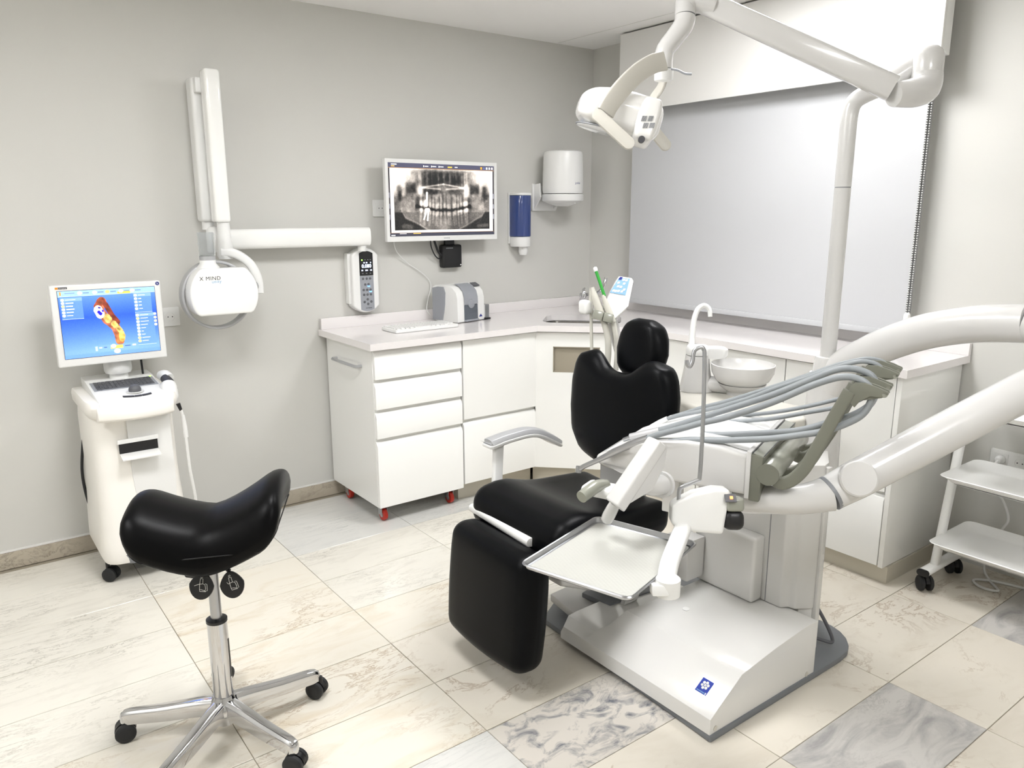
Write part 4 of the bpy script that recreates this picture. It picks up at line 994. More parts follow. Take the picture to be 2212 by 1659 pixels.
part('backrest_shell', rbox(.05, .38, .27, .03, 3, 4, None, frame(bb+bup*.165-bn*.055, bn, Vector((0, 0, 1)).cross(bn).normalized(), bup)), 'plastic', dc)
hbse = hy(1375, 816, YC); hh = .212; hup = Vector((.16, 0, 1)).normalized(); hn = Vector((-1, 0, .16)).normalized()
def headfn(p):
    t = p.z/(hh/2); hw = np.interp(t, [-1, -.6, -.1, .4, .8, 1], [.62, .88, 1, .92, .70, .45])
    return Vector((p.x-.012*(p.y/.1)**2*(1 if p.x > 0 else .5), p.y*float(hw), p.z))
part('headrest', rbox(.085, .228, hh, .042, 5, 7, headfn, frame(hbse+hup*.106, hn, Vector((0, 0, 1)).cross(hn).normalized(), hup)), 'leather', dc, smooth=80)
part('headrest_bar', bx((hbse.x+.012, YC-.035, hbse.z-.14), (hbse.x+.026, YC+.035, hbse.z+.08)), 'plastic', dc, bev=.003)
part('headrest_joint', bx((hbse.x-.005, YC-.05, hbse.z-.012), (hbse.x+.03, YC+.05, hbse.z+.016)), 'chromedull', dc, bev=.004)
# armrest on the far side
ya = YC+.30
arm0, arm1 = hy(1050, 962, ya), hy(1208, 958, ya)
pa = smoothpath([arm0+Vector((0, 0, .0)), arm0+Vector((.10, 0, .014)), arm0+Vector((.22, 0, .010)), Vector((arm1.x, ya, arm1.z))], 6); n = len(pa)
ap = part('armrest', sweep(pa, [(-.014, -.032), (-.014, .032), (.0, .034), (.0, -.034)], upv=(0, 0, 1), scale=[.75]+[1]*(n-3)+[.9, .7]), 'plastic', dc, bev=.004)
part('arm_pad', sweep([p+Vector((.012 if i == 0 else 0, 0, .009)) for i, p in enumerate(pa)], [(-.008, -.031), (-.008, .031), (.008, .022), (.012, .0), (.008, -.022)], upv=(0, 0, 1), scale=[.8]+[1]*(n-3)+[.9, .7]), 'silverpaint', ap, bev=.003)
sa, sb = arm0+Vector((.055, 0, .0)), hy(1072, 1040, ya-.02)
part('arm_support', sweep([sa, sb+Vector((0, 0, -.06)), sb+Vector((.02, -.06, -.12))], rrect(.042, .022, .008, 3), upv=(1, 0, 0)), 'plastic', ap, bev=.003)
# under-frame, lift link and foot
part('under_frame', rbox(.46, .34, .075, .03, 3, 4, lambda p: Vector((p.x, p.y*(1-.18*abs(p.x)/.23), p.z)), Matrix.Translation((-1.70, YC, .385))), 'unitwhite', dc)
part('back_hinge', bx((-1.575, YC-.08, .40), (-1.49, YC+.08, .66)), 'unitwhite', dc, bev=.01)
sid = [(-1.95, .36), (-1.56, .36), (-1.42, .30), (-1.40, .23), (-1.52, .19), (-1.80, .235), (-1.93, .29)]
part('lift_cover', prism([(x, YC-.13, z) for x, z in sid], (0, .26, 0)), 'unitwhite', dc, bev=.02, seg=3)
for s in (-1, 1): part('lift_link', prism([(-1.60, YC+s*.07, .10), (-1.53, YC+s*.07, .10), (-1.44, YC+s*.07, .27), (-1.51, YC+s*.07, .27)], (0, .02*s, 0)), 'plastic', dc, bev=.004)
part('chair_foot', prism([(-1.73, -1.70, .05), (-1.50, -1.68, .05), (-1.30, -1.72, .05), (-1.30, -2.02, .05), (-1.76, -1.90, .05)], (0, 0, .03)), 'unitwhite', dc, bev=.006)
part('lift_plate', prism([(-1.66, -1.80, .085), (-1.42, -1.76, .085), (-1.42, -1.95, .085), (-1.64, -1.93, .085)], (0, 0, .02)), 'baseplate', dc, bev=.004)
# floor plate
pp = [(-1.838, -2.552), (-1.16, -2.552)]
for i in range(1, 8):
    a = -pi/2+pi*.62*i/7; pp.append((-1.15+.16*math.cos(a), -2.39+.162*math.sin(a)))
pp += [(-1.06, -1.62), (-1.60, -1.62), (-1.79, -1.735), (-1.80, -1.76)]
part('floor_plate', prism([(x, y, 0.0005) for x, y in pp], (0, 0, .022)), 'baseplate', dc, bev=.006)
# moulded floor cover: ramped hump near the column, low apron towards the chair
def cov(x):  # height of the hump along x
    return np.interp(x, [-1.836, -1.70, -1.53, -1.40, -1.352, -1.31], [.072, .165, .192, .206, .2085, .206])
cbm = nb(); xs = [-1.836, -1.80, -1.76, -1.70, -1.64, -1.58, -1.53, -1.46, -1.40, -1.352, -1.31]; rows_ = []
for x in xs:
    ztop = float(cov(x)); zlow = min(ztop, .100)
    yend = np.interp(x, [-1.836, -1.765, -1.626, -1.40, -1.31], [-1.985, -2.05, -2.095, -2.125, -2.125])
    ylow = yend+.035*max((ztop-.1)/.1, 0)
    yap = np.interp(x, [-1.836, -1.80, -1.56, -1.31], [-1.90, -1.885, -1.88, -1.90])
    rows_.append([cbm.verts.new(p) for p in ((x, -2.546, .022), (x, -2.546, ztop), (x, yend, ztop), (x, ylow, zlow), (x, yap, zlow), (x, yap+.015, .045), (x, yap+.015, .022))])
for a, b in zip(rows_, rows_[1:]):
    for i in range(6): cbm.faces.new((a[i], a[i+1], b[i+1], b[i]))
cbm.faces.new(rows_[0][::-1]); cbm.faces.new(rows_[-1]); bmesh.ops.recalc_face_normals(cbm, faces=cbm.faces[:])
cvp = part('floor_cover', cbm, 'coverwhite', dc, bev=.0025, smooth=25)
for px_, py_ in ((1545, 1573), (1742, 1456)):
    p_ = hy(px_, py_, -2.546); part('cover_screw', lathe([(.0085, 0), (.0085, .0015), (.006, .0018), (0, .0005)], p_, NY, 16), 'unitbeige', cvp)
p_ = hz(1482, 1314, .189); part('cover_cap', lathe([(.012, 0), (.012, .001), (0, .0016)], (p_.x, p_.y, float(cov(p_.x))), (-.06, 0, 1), 20), 'plastic', cvp)
# blue sticker
sl = math.atan2(.165-.072, .136); sx_ = Vector((math.cos(sl), 0, math.sin(sl))); sn = Vector((-math.sin(sl), 0, math.cos(sl)))
sc0 = hp(1522, 1483, (-1.77, -2.4, float(cov(-1.77))), sn)
su_ = Vector((0, -1, 0)); 
sa_ = (su_*math.cos(0)+sx_*0).normalized(); sb__ = sx_
stk = part('sticker', plate(sc0+sn*.0003, sa_, sb__, .040, .046, .0006, .001), 'stickerblue', cvp, label='square blue sticker with white dots')
dt = nb(); c0 = sc0+sn*.0011
for i in range(7):
    if i == 6: o2 = Vector((0, 0, 0)); 
    else: o2 = sa_*(.0098*math.cos(i*pi/3+.3))+sb__*(.0098*math.sin(i*pi/3+.3))
    cc = c0+o2+sb__*.004
    if i in (3, 6): merge(dt, lathe([(.0042, 0), (.0042, .0004), (.0026, .0004), (.0026, 0)], cc, sn, 14))
    else: lathe([(.0046, 0), (.0046, .0004)], cc, sn, 14, dt)
part('sticker_dots', dt, 'plastic', stk)
tb_ = nb()
for k in range(9): merge(tb_, obox(c0+sa_*(-.015+.0034*k)-sb__*.0185, sa_, sb__, sn, .0011, .0016, .0003))
part('sticker_print', tb_, 'inkblue', stk)
part('sticker_print', obox(c0+sa_*.0165-sb__*.0185, sa_, sb__, sn, .0015, .0035, .0004), 'plastic', stk)

# ================================================================== unit column with spittoon
un = thing('dental_unit_column', 'white dental unit column with swing arm rising from the chair base', 'dental unit', (-1.15, -2.33, .02))
part('service_box', bx((-1.397, -2.352, .210), (-1.34, -2.10, .443)), 'column', un, bev=.012, seg=3)
part('side_housing', bx((-1.49, -2.15, .235), (-1.40, -2.05, .385)), 'unitwhite', un, bev=.008)
cpoly = [(-1.343, -2.06), (-1.343, -2.425), (-1.318, -2.44), (-1.312, -2.46), (-1.262, -2.495), (-1.225, -2.485), (-1.10, -2.405), (-1.02, -2.355), (-1.0, -2.30), (-1.0, -2.06)]
part('column', prism([(x, y, .2095 if x < -1.3 else .024) for x, y in cpoly], (0, 0, .0)) if False else prism([(x+.0, y, .2095) for x, y in cpoly], (0, 0, .50)), 'column', un, bev=.006)
part('column_foot', prism([(x, y, .0235) for x, y in [(-1.29, -2.10), (-1.29, -2.46), (-1.258, -2.490), (-1.226, -2.480), (-1.104, -2.402), (-1.026, -2.352), (-1.01, -2.30), (-1.01, -2.08)]], (0, 0, .186)), 'column', un, bev=.004)
part('side_strip', bx((-1.256, -2.503, .06), (-1.232, -2.486, .70)), 'column', un, bev=.003)
part('upper_body', prism([(-1.32, -2.062, .7105), (-1.32, -2.30, .7105), (-1.15, -2.34, .7105), (-1.0, -2.28, .7105), (-1.0, -2.062, .7105)], (0, 0, .10)), 'unitbeige', un, bev=.012, seg=3)
part('service_seam', bx((-1.3445, -2.368, .212), (-1.3425, -2.366, .70)), 'midgrey', un)
# tower that bends into the swing arm
tw = Vector((-1.08, -2.362, 0))
r1 = .062
axp = [Vector((tw.x, tw.y, .60)), Vector((tw.x, tw.y, .72)), Vector((tw.x, tw.y, .84))]
apx = [hx(1818, 795, -1.075), hx(1870, 765, -1.075), hx(1930, 738, -1.075), hx(2010, 714, -1.075), hx(2110, 700, -1.075), hx(2220, 699, -1.075)]
endp = apx[-1]
part('tower', tube([tw+Vector((0, 0, .60)), tw+Vector((0, 0, .90)), tw+Vector((0, 0, .965))], [.066, .059, .054], 30), 'unitwhite', un)
part('tower_collar', lathe([(.046, .96), (.042, 1.005), (.038, 1.02), (.030, 1.022)], (tw.x, tw.y, 0), (0, 0, 1), 26), 'unitwhite', un)
arm1path = smoothpath([Vector((tw.x, tw.y+.0, .84)), Vector((tw.x, tw.y-.005, .90))]+apx, 7)
part('swing_arm', tube(arm1path, [.054]*4+[.054+.0*i for i in range(len(arm1path)-4)], 26), 'unitwhite', un)
elb = Vector((-1.07, -3.12, 0))
arm_end = smoothpath([endp, Vector((-1.073, -3.02, endp.z-.012)), Vector((elb.x, elb.y, endp.z-.03))], 5)
part('swing_arm_end', tube(arm_end, .053, 22), 'unitwhite', un)
part('elbow_post', lathe([(.062, endp.z-.10), (.064, endp.z-.09), (.064, endp.z+.045), (.055, endp.z+.062), (0, endp.z+.066)], (elb.x, elb.y, 0), (0, 0, 1), 28), 'unitwhite', un)
part('mains_cable', tube([hd(1748, 1285, 2.73), hd(1766, 1313, 2.71), hd(1784, 1346, 2.70), hd(1797, 1376, 2.69), hd(1796, 1387, 2.685), hd(1778, 1383, 2.69), hd(1745, 1372, 2.71)], .0062, 8, 6), 'darkgrey', un)
# water unit body behind the chair and spittoon
sp0 = thing('spittoon', 'white spittoon bowl with curved filler spout on the dental unit', 'spittoon', (-1.14, -2.0, .55))
bl = hz(1605, 790, .925); bl = Vector((bl.x, bl.y, 0))
bodyp = [(-1.32, -2.058), (-1.32, -1.98), (-1.27, -1.84), (-1.16, -1.80), (-1.05, -1.86), (-1.0, -2.0), (-1.0, -2.058)]
part('body', prism([(x, y, .56) for x, y in bodyp], (0, 0, .255)), 'unitbeige', sp0, bev=.02, seg=3)
twb = hz(1503, 842, .816)
tp = twb+Vector((0, 0, .0))
def tws(w_, d, z, sh=0): return [Vector((tp.x+sh, tp.y, 0))+RT.xy.to_3d().normalized()*p+Vector((-RT.y, RT.x, 0)).normalized()*q+Vector((0, 0, z)) for p, q in rrect(w_, d, min(w_, d)*.35, 6)]
part('glass_filler', loft([tws(.125, .11, .8155), tws(.118, .105, .83), tws(.095, .09, .90), tws(.085, .085, .955)]), 'unitwhite', sp0, bev=.003)
part('filler_cap', loft([tws(.086, .086, .957), tws(.086, .086, .978), tws(.074, .074, .992)]), 'plastic', sp0, bev=.003)
part('filler_head', loft([[Vector((tp.x, tp.y, 0))+RT.xy.to_3d().normalized()*(p+.055)+Vector((-RT.y, RT.x, 0)).normalized()*q+Vector((0, 0, z)) for p, q in rrect(w_, .07, .03, 6)] for w_, z in ((.10, .945), (.12, .955), (.12, .978), (.10, .985))]), 'plastic', sp0, bev=.003)
sd_ = (tp-CAM).dot(FW)
part('spout', tube([hd(1493, 748, sd_), hd(1496, 715, sd_), hd(1500, 688, sd_-.0), hd(1508, 668, sd_), hd(1521, 660, sd_), hd(1532, 668, sd_), hd(1534, 684, sd_)], [.0125, .0115, .011, .0105, .010, .009, .009], 14, 6), 'plastic', sp0)
bwl = lathe([(.045, .845), (.075, .852), (.100, .872), (.115, .90), (.1185, .928), (.1185, .932), (.1155, .933), (.112, .922), (.10, .895), (.06, .872), (.02, .866), (0, .866)], (bl.x, bl.y, 0), (0, 0, 1), 44)
part('bowl', bwl, 'unitwhite', sp0, smooth=60)
part('bowl_seat', lathe([(.055, .80), (.06, .83), (.083, .848), (.09, .858)], (bl.x, bl.y, 0), (0, 0, 1), 36), 'unitwhite', sp0)
part('bowl_arm', tube([Vector((tp.x, tp.y, .845)), Vector((bl.x, bl.y, .842))], [.03, .035], 16), 'unitwhite', sp0)

# assistant element with suction hoses
d_as = 2.98
asn = thing('assistant_element', 'white assistant panel with blue keypad and suction tube holders behind the headrest', 'dental panel', hd(1335, 690, d_as))
def quadplate(pts, d0, th): 
    P = [hd(a, b, d0+c) for a, b, c in pts]; n_ = (P[1]-P[0]).cross(P[2]-P[0]).normalized()
    if n_.dot(FW) < 0: n_ = -n_
    return P, n_
P, n_ = quadplate([(1337, 596, .03), (1366, 598, .03), (1370, 605, .03), (1358, 661, .0), (1327, 690, -.02), (1322, 684, -.02), (1300, 662, -.02), (1314, 640, .0)], d_as, .04)
Pm = sum(P, Vector())/len(P); n_ = (P[3]-P[0]).cross(P[6]-P[0]).normalized(); n_ = n_ if n_.dot(FW) > 0 else -n_
P = [p-n_*(p-Pm).dot(n_) for p in P]
part('panel', prism(P, n_*.05), 'plastic', asn, bev=.005, seg=2)
def pw(a, b): return hp(a, b, Pm-n_*.0012, n_)
part('keypad', prism([pw(1337, 600), pw(1361, 602), pw(1351, 638), pw(1317, 632)], -n_*.001), 'paleblue', asn)
kk = nb()
for a, b in ((1347, 605), (1353, 606), (1336, 611), (1348, 613), (1335, 619), (1341, 620), (1325, 628), (1330, 629), (1336, 629), (1343, 630), (1348, 626)): merge(kk, obox(pw(a, b)-n_*.0014, (pw(1361, 602)-pw(1337, 600)), (pw(1337, 600)-pw(1317, 632)), n_, .0045, .0048, .0006))
part('keypad_keys', kk, 'plastic', asn)
part('keypad_emblem', obox(pw(1340.5, 601.5)-n_*.0014, (pw(1361, 602)-pw(1337, 600)), (pw(1337, 600)-pw(1317, 632)), n_, .006, .007, .0006), 'navy', asn)
part('holder_bar', tube([hd(1282, 672, d_as), hd(1330, 684, d_as+.01)], .020, 14), 'plastic', asn)
part('holder_end', rbox(.036, .05, .055, .014, 3, 2, None, Matrix.Translation(hd(1264, 663, d_as))), 'plastic', asn)
part('support_arm', tube([hd(1322, 690, d_as+.03), hd(1335, 745, d_as+.04), hd(1370, 830, d_as), hd(1430, 900, 2.85), Vector((-1.16, -1.80, .66))], .022, 14, 6), 'unitwhite', asn)
for a, b in ((1291, 681), (1313, 687)): part('clip', obox(hd(a, b, d_as-.035), RT-UP*.25, UP+RT*.25, FW, .019, .017, .016), 'olivelight', asn, bev=.004)
def suction(lab, pts, d0, r0, straw=None):
    t = thing('suction_tube', lab, 'suction tube', hd(pts[-1][0], pts[-1][1], d0))
    hp_ = [hd(a, b, d0) for a, b in pts]
    part('handle', tube(hp_[:4], [r0*.8, r0*1.0, r0*1.15, r0*1.0], 14), 'hosebeige', t)
    part('tip', tube([hp_[0]+(hp_[0]-hp_[1]).normalized()*.02, hp_[0]], [r0*.62, r0*.72], 14), 'hosebeige', t)
    part('hose', tube(hp_[3:], r0*.85, 12, 6), 'hosebeige', t)
suction('wide beige suction tube standing in the assistant holder', [(1282, 632), (1286, 645), (1294, 668), (1303, 690), (1312, 725), (1314, 760), (1310, 800)], d_as-.02, .0145)
suction('slim beige suction tube holding the green saliva straw', [(1306, 648), (1310, 660), (1316, 676), (1325, 697), (1331, 730), (1333, 765), (1330, 800)], d_as-.025, .0118)
suction('thin beige air syringe hose hanging at the end of the assistant holder', [(1276, 634), (1276, 645), (1276, 660), (1277, 678), (1277, 700), (1278, 740), (1279, 800)], d_as+.01, .0075)
ej = thing('saliva_ejector', 'green plastic saliva straw with white tip stuck in a suction tube', 'saliva ejector', hd(1305, 640, d_as-.025))
part('straw', tube([hd(1306, 640, d_as-.025), hd(1287, 584, d_as-.025)], .0062, 12), 'green', ej)
part('tip', lathe([(.0075, 0), (.0085, .008), (.0075, .015), (0, .018)], hd(1287.5, 586, d_as-.025), hd(1285, 578, d_as-.025)-hd(1287.5, 586, d_as-.025), 12), 'plastic', ej)

# ================================================================== delivery unit on its arm
O = Vector((-1.825, -2.61, .88)); an = math.radians(112)
dn = Vector((math.cos(an), math.sin(an), 0)); db = Vector((math.sin(an), -math.cos(an), 0))    # dn towards the nose, db across (away from camera)
WD = .385
def dl_(s, t, z): return Vector((O.x, O.y, 0))+dn*s+db*t+Vector((0, 0, z))
du = thing('delivery_unit', 'white dental delivery unit on a thick arm carrying hose whips', 'delivery unit', dl_(.2, .19, .77))
top = [(0, .880), (.08, .892), (.17, .893), (.26, .879), (.34, .852), (.42, .814), (.46, .792)]
bot = [(.466, .772), (.44, .762), (.36, .766), (.22, .772), (.0, .772)]
hb2 = nb(); L_ = [(s, z, 0.0) for s, z in top]+[(s, z, 0.0) for s, z in bot]
def hw_in(s): return .0 if s < .25 else .10*((s-.25)/.2)**1.6
ra = [hb2.verts.new(dl_(s, hw_in(s)*.55-.0, z)) for s, z, _ in L_]; rb = [hb2.verts.new(dl_(s, WD-hw_in(s), z)) for s, z, _ in L_]
hb2.faces.new(ra[::-1]); hb2.faces.new(rb); m_ = len(ra)
for i in range(m_): hb2.faces.new((ra[i], ra[(i+1) % m_], rb[(i+1) % m_], rb[i]))
bmesh.ops.recalc_face_normals(hb2, faces=hb2.faces[:])
part('head', hb2, 'unitwhite', du, bev=.010, seg=3, smooth=50)
part('top_mat', prism([dl_(s, .03, z+.0012) for s, z in top[:6]]+[dl_(s, .03, z+.0032) for s, z in top[:6]][::-1], db*(WD-.09)), 'plastic', du)
part('end_plate', bx((0, 0, 0), (1, 1, 1)) if False else prism([dl_(-.004, -.004, .765), dl_(-.004, WD+.004, .765), dl_(-.004, WD+.004, .892), dl_(-.004, -.004, .892)], dn*.012), 'unitwhite', du, bev=.002)
part('whip_block', prism([dl_(-.004, -.002, z0_) for z0_ in (.760,)]+[dl_(-.030, -.002, .760), dl_(-.034, -.002, .882), dl_(-.004, -.002, .886)], db*(WD+.004)), 'olive', du, bev=.002)
part('whip_block_lid', prism([dl_(-.008, .004, .886), dl_(-.036, .004, .880), dl_(-.036, .004, .8815), dl_(-.008, .004, .8880)], db*(WD-.008)), 'olivelight', du)
for zz__ in (0, 1): part('block_slit', prism([dl_(-.0365+.030*zz__, .003, .8835+.0045*zz__), dl_(-.0345+.030*zz__, .003, .8838+.0045*zz__), dl_(-.0345+.030*zz__, .003, .8846+.0045*zz__), dl_(-.0365+.030*zz__, .003, .8843+.0045*zz__)], db*(WD-.006)), 'ink', du)
part('whip_roller', lathe([(.0275, 0), (.029, .002), (.029, WD-.004), (.0275, WD-.002)], dl_(-.048, 0, .838), db, 30), 'olivelight', du)
part('roller_cap', lathe([(.0285, -.003), (.0285, .001)], dl_(-.048, 0, .838), db, 30), 'olive', du)
part('front_handle', tube([hd(1308, 1048, 2.08), hd(1290, 1050, 2.05), hd(1272, 1062, 2.02), hd(1256, 1074, 2.0)], [.016, .017, .017, .016], 16, 4), 'olivelight', du)
part('nose_pad', rbox(.07, .10, .03, .014, 3, 2, None, frame(hd(1300, 1058, 2.08), db, dn, (0, 0, 1))), 'plastic', du)
# ---- whip arms (each one a curved lever ending in a U-shaped rest)
base_px = [(1668, 1040), (1690, 1044), (1712, 1036), (1735, 1015), (1755, 985), (1775, 950), (1800, 905), (1822, 868), (1835, 845)]
P0w = dl_(-.05, .012, .80)
lever = [hp(a, b, P0w, db) for a, b in base_px]
lever[0] = dl_(-.066, .012, .822)
headpx = [(1829, 862), (1838, 832), (1846, 826), (1869, 827), (1897, 837), (1919, 847), (1920, 852), (1912, 859), (1880, 856), (1858, 866), (1846, 880)]
headpoly = [hp(a, b, P0w, db) for a, b in headpx]
hcen = hp(1880, 842, P0w, db)
hosecol = []
offs = WOFF = [.0, .083, .245, .325]
labs_w = None
for k, t in enumerate(offs):
    o_ = db*t
    wa = part('whip_arm', sweep([p+o_ for p in smoothpath(lever, 4)], rrect(.014, .031, .005, 3), upv=db, scale=[1.1-.15*i/32 for i in range(33)]), 'olive', du, bev=.002)
    for s in (0, 1): part('whip_rest', prism([p+o_+db*(.0+.022*s-.004) for p in headpoly], db*.008), 'olive', wa, bev=.0015)
    part('rest_pin', cyl(hp(1912, 853, P0w, db)+o_-db*.004, db, .006, .034, 12), 'olivelight', wa)
    part('rest_base', prism([p+o_ for p in [hp(a, b, P0w, db) for a, b in ((1850, 852), (1910, 856), (1905, 860), (1856, 866))]], db*.020), 'olive', wa)
# ---- big balanced arm to the elbow
ja = hd(1845, 1036, 2.0); jb = Vector((elb.x, elb.y, endp.z-.06))
rt_ = [dl_(.02, .12, .775), hd(1690, 1088, 2.02), hd(1740, 1085, 2.0), hd(1790, 1072, 2.0)]
part('arm_root', tube([hd(1590, 1080, 2.10), hd(1660, 1080, 2.05), hd(1735, 1078, 2.01), hd(1792, 1066, 2.0)], [.036, .037, .039, .046], 24, 5), 'unitwhite', du)
part('arm_ring', tube([hd(1790, 1067, 2.0), hd(1797, 1063, 2.0)], [.0465, .0465], 24), 'midgrey', du)
part('balanced_arm', tube([hd(1796, 1064, 2.0), hd(1845, 1038, 2.0), hd(2000, 956, 2.0), hd(2212, 845, 2.0), jb], [.046, .050, .051, .051, .052], 28), 'unitwhite', du)
fa_ = (CAM-ja); fa_.normalize()
part('arm_hub', lathe([(.047, 0), (.046, .056), (.042, .060), (0, .060)], ja, -FW*.9+UP*.15-RT*.2, 28), 'unitwhite', du)
# ---- control display seen edge-on, on a swivel joint
part('swivel_socket', lathe([(.034, 0), (.034, .012), (.028, .014)], hd(1432, 1046, 1.99), hd(1415, 1052, 1.955)-hd(1432, 1046, 1.99), 24), 'unitwhite', du)
part('swivel_ball', tube([hd(1432, 1046, 1.985), hd(1412, 1050, 1.95), hd(1392, 1046, 1.93), hd(1372, 1036, 1.93)], [.027, .025, .023, .020], 18, 4), 'unitwhite', du)
cp = [hd(a, b, c) for a, b, c in ((1400, 940, 1.96), (1425, 950, 1.90), (1331, 1093, 1.86), (1306, 1076, 1.92))]
nrm = (cp[1]-cp[0]).cross(cp[3]-cp[0]).normalized(); 
part('control_panel', prism(cp, -nrm*.030 if nrm.dot(FW) < 0 else nrm*.030), 'unitwhite', du, bev=.007, seg=3)
part('panel_back', prism([hd(a, b, c) for a, b, c in ((1428, 962, 1.93), (1420, 1010, 1.93), (1395, 1060, 1.90), (1345, 1090, 1.88), (1338, 1084, 1.87), (1415, 962, 1.91))], Vector((RT.x, RT.y, 0))*.02+FW*.01), 'unitwhite', du, bev=.006)
part('panel_stem', tube([hd(1330, 1085, 1.90), hd(1316, 1112, 1.93), hd(1312, 1120, 1.95)], [.014, .016, .016], 10), 'unitwhite', du)
part('head_bracket', prism([dl_(.20, .05, .66), dl_(.25, .05, .66), dl_(.25, .05, .775), dl_(.20, .05, .775)], db*.045), 'unitwhite', du, bev=.006)
# ---- tray joint block with lock button, rod hook
bp = [hd(a, b, 1.93) for a, b in ((1452, 1094), (1463, 1085), (1500, 1066), (1545, 1056), (1576, 1058), (1578, 1066), (1562, 1155), (1500, 1150), (1462, 1143), (1450, 1130))]
jb_ = part('tray_joint', prism(bp, (FW*.95+RT*.1)*.085), 'plastic', du, bev=.016, seg=4)
part('lock_housing', rbox(.046, .048, .036, .010, 3, 2, None, frame(hd(1584, 1088, 1.95), RT, -FW, UP)), 'olivelight', jb_)
part('lock_label', obox(hd(1578, 1076, 1.925), RT, UP*.8+FW*.6, -FW*.8+UP*.6, .014, .011, .0015), 'darkgrey', jb_)
part('lock_light', obox(hd(1580, 1075, 1.922), RT, UP*.8+FW*.6, -FW*.8+UP*.6, .0035, .0035, .0018), 'ledorange', jb_)
part('rubber_stop', rbox(.052, .055, .05, .018, 4, 2, None, frame(hd(1582, 1122, 1.955), RT, -FW, UP)), 'blackplastic', jb_)
part('joint_stem', tube([hd(1520, 1105, 2.0), dl_(.10, .10, .76)], .03, 16), 'unitwhite', du)
part('hanger_rod', tube([hd(1466, 1090, 1.96), hd(1467, 1062, 1.96), hd(1473, 1052, 1.96), hd(1505, 1038, 1.96), hd(1512, 1024, 1.96), hd(1519, 900, 1.96), hd(1522, 775, 1.96), hd(1520, 755, 1.96), hd(1514, 750, 1.96), hd(1500, 758, 1.96), hd(1496, 780, 1.96), hd(1490, 792, 1.96), hd(1484, 786, 1.96), hd(1483, 778, 1.96)], .0052, 10, 4), 'chromedull', du, label='bent steel hanger rod')
# ---- tray arm and tray
TZ = .70
part('tray_arm', sweep(smoothpath([hd(1476, 1138, 1.95), hd(1464, 1170, 1.86), hd(1447, 1215, 1.77), hd(1440, 1250, 1.73), hd(1440, 1264, 1.72)], 5), rrect(.042, .030, .011, 3), upv=RT), 'plastic', du, bev=.002)
part('tray_clamp', lathe([(.027, 0), (.027, .038), (.022, .042)], hd(1442, 1284, 1.70), (0, 0, 1), 24), 'plastic', du)
part('tray_clamp_jaw', obox(hd(1424, 1272, 1.69), RT, UP, FW, .018, .012, .02), 'plastic', du, bev=.004)
q0, q1, q2, q3 = hz(1122, 1222, TZ), hz(1290, 1118, TZ), hz(1508, 1180, TZ), hz(1362, 1303, TZ)
tr = thing('instrument_tray', 'stainless steel tray with white dimpled liner held below the delivery unit', 'tray', (q0+q2)/2)
e1 = (q1-q0); e2 = (q3-q0); tw_, th_ = e1.length, e2.length; e1.normalize(); e2 = (e2-e1*e2.dot(e1)).normalized(); qc = (q0+q1+q2+q3)/4
def tl(w_, h_, r, z): return [qc+e1*p+e2*q+Vector((0, 0, z)) for p, q in rrect(w_, h_, r, 5)]
part('pan', bowl([tl(tw_, th_, .022, .006), tl(tw_-.004, th_-.004, .021, .009), tl(tw_-.010, th_-.010, .020, .008), tl(tw_-.016, th_-.016, .018, -.004), tl(tw_-.030, th_-.030, .014, -.005)]), 'chromedull', tr)
part('pan_underside', loft([tl(tw_-.03, th_-.03, .014, -.0075), tl(tw_-.018, th_-.018, .016, -.0055)]), 'chromedull', tr)
ln_ = nb(); merge(ln_, prism(tl(tw_-.032, th_-.032, .012, -.0045), (0, 0, .0015)))
lm = mat('liner', rgb(186, 186, 180), .3)
nt = lm.node_tree; N = nt.nodes.new; tcn = N('ShaderNodeTexCoord'); mpn = N('ShaderNodeMapping'); mpn.inputs['Rotation'].default_value = (0, 0, math.atan2(e1.y, e1.x)); mpn.inputs['Scale'].default_value = (1, 1, 0)
vo = N('ShaderNodeTexVoronoi'); vo.inputs['Scale'].default_value = 115; vo.inputs['Randomness'].default_value = 0
bpn = N('ShaderNodeBump'); bpn.inputs['Strength'].default_value = .6; bpn.inputs['Distance'].default_value = .001
nt.links.new(tcn.outputs['Object'], mpn.inputs[0]); nt.links.new(mpn.outputs[0], vo.inputs['Vector']); nt.links.new(vo.outputs['Distance'], bpn.inputs['Height']); nt.links.new(bpn.outputs['Normal'], nt.nodes['Principled BSDF'].inputs['Normal'])
part('liner', ln_, 'liner', tr)

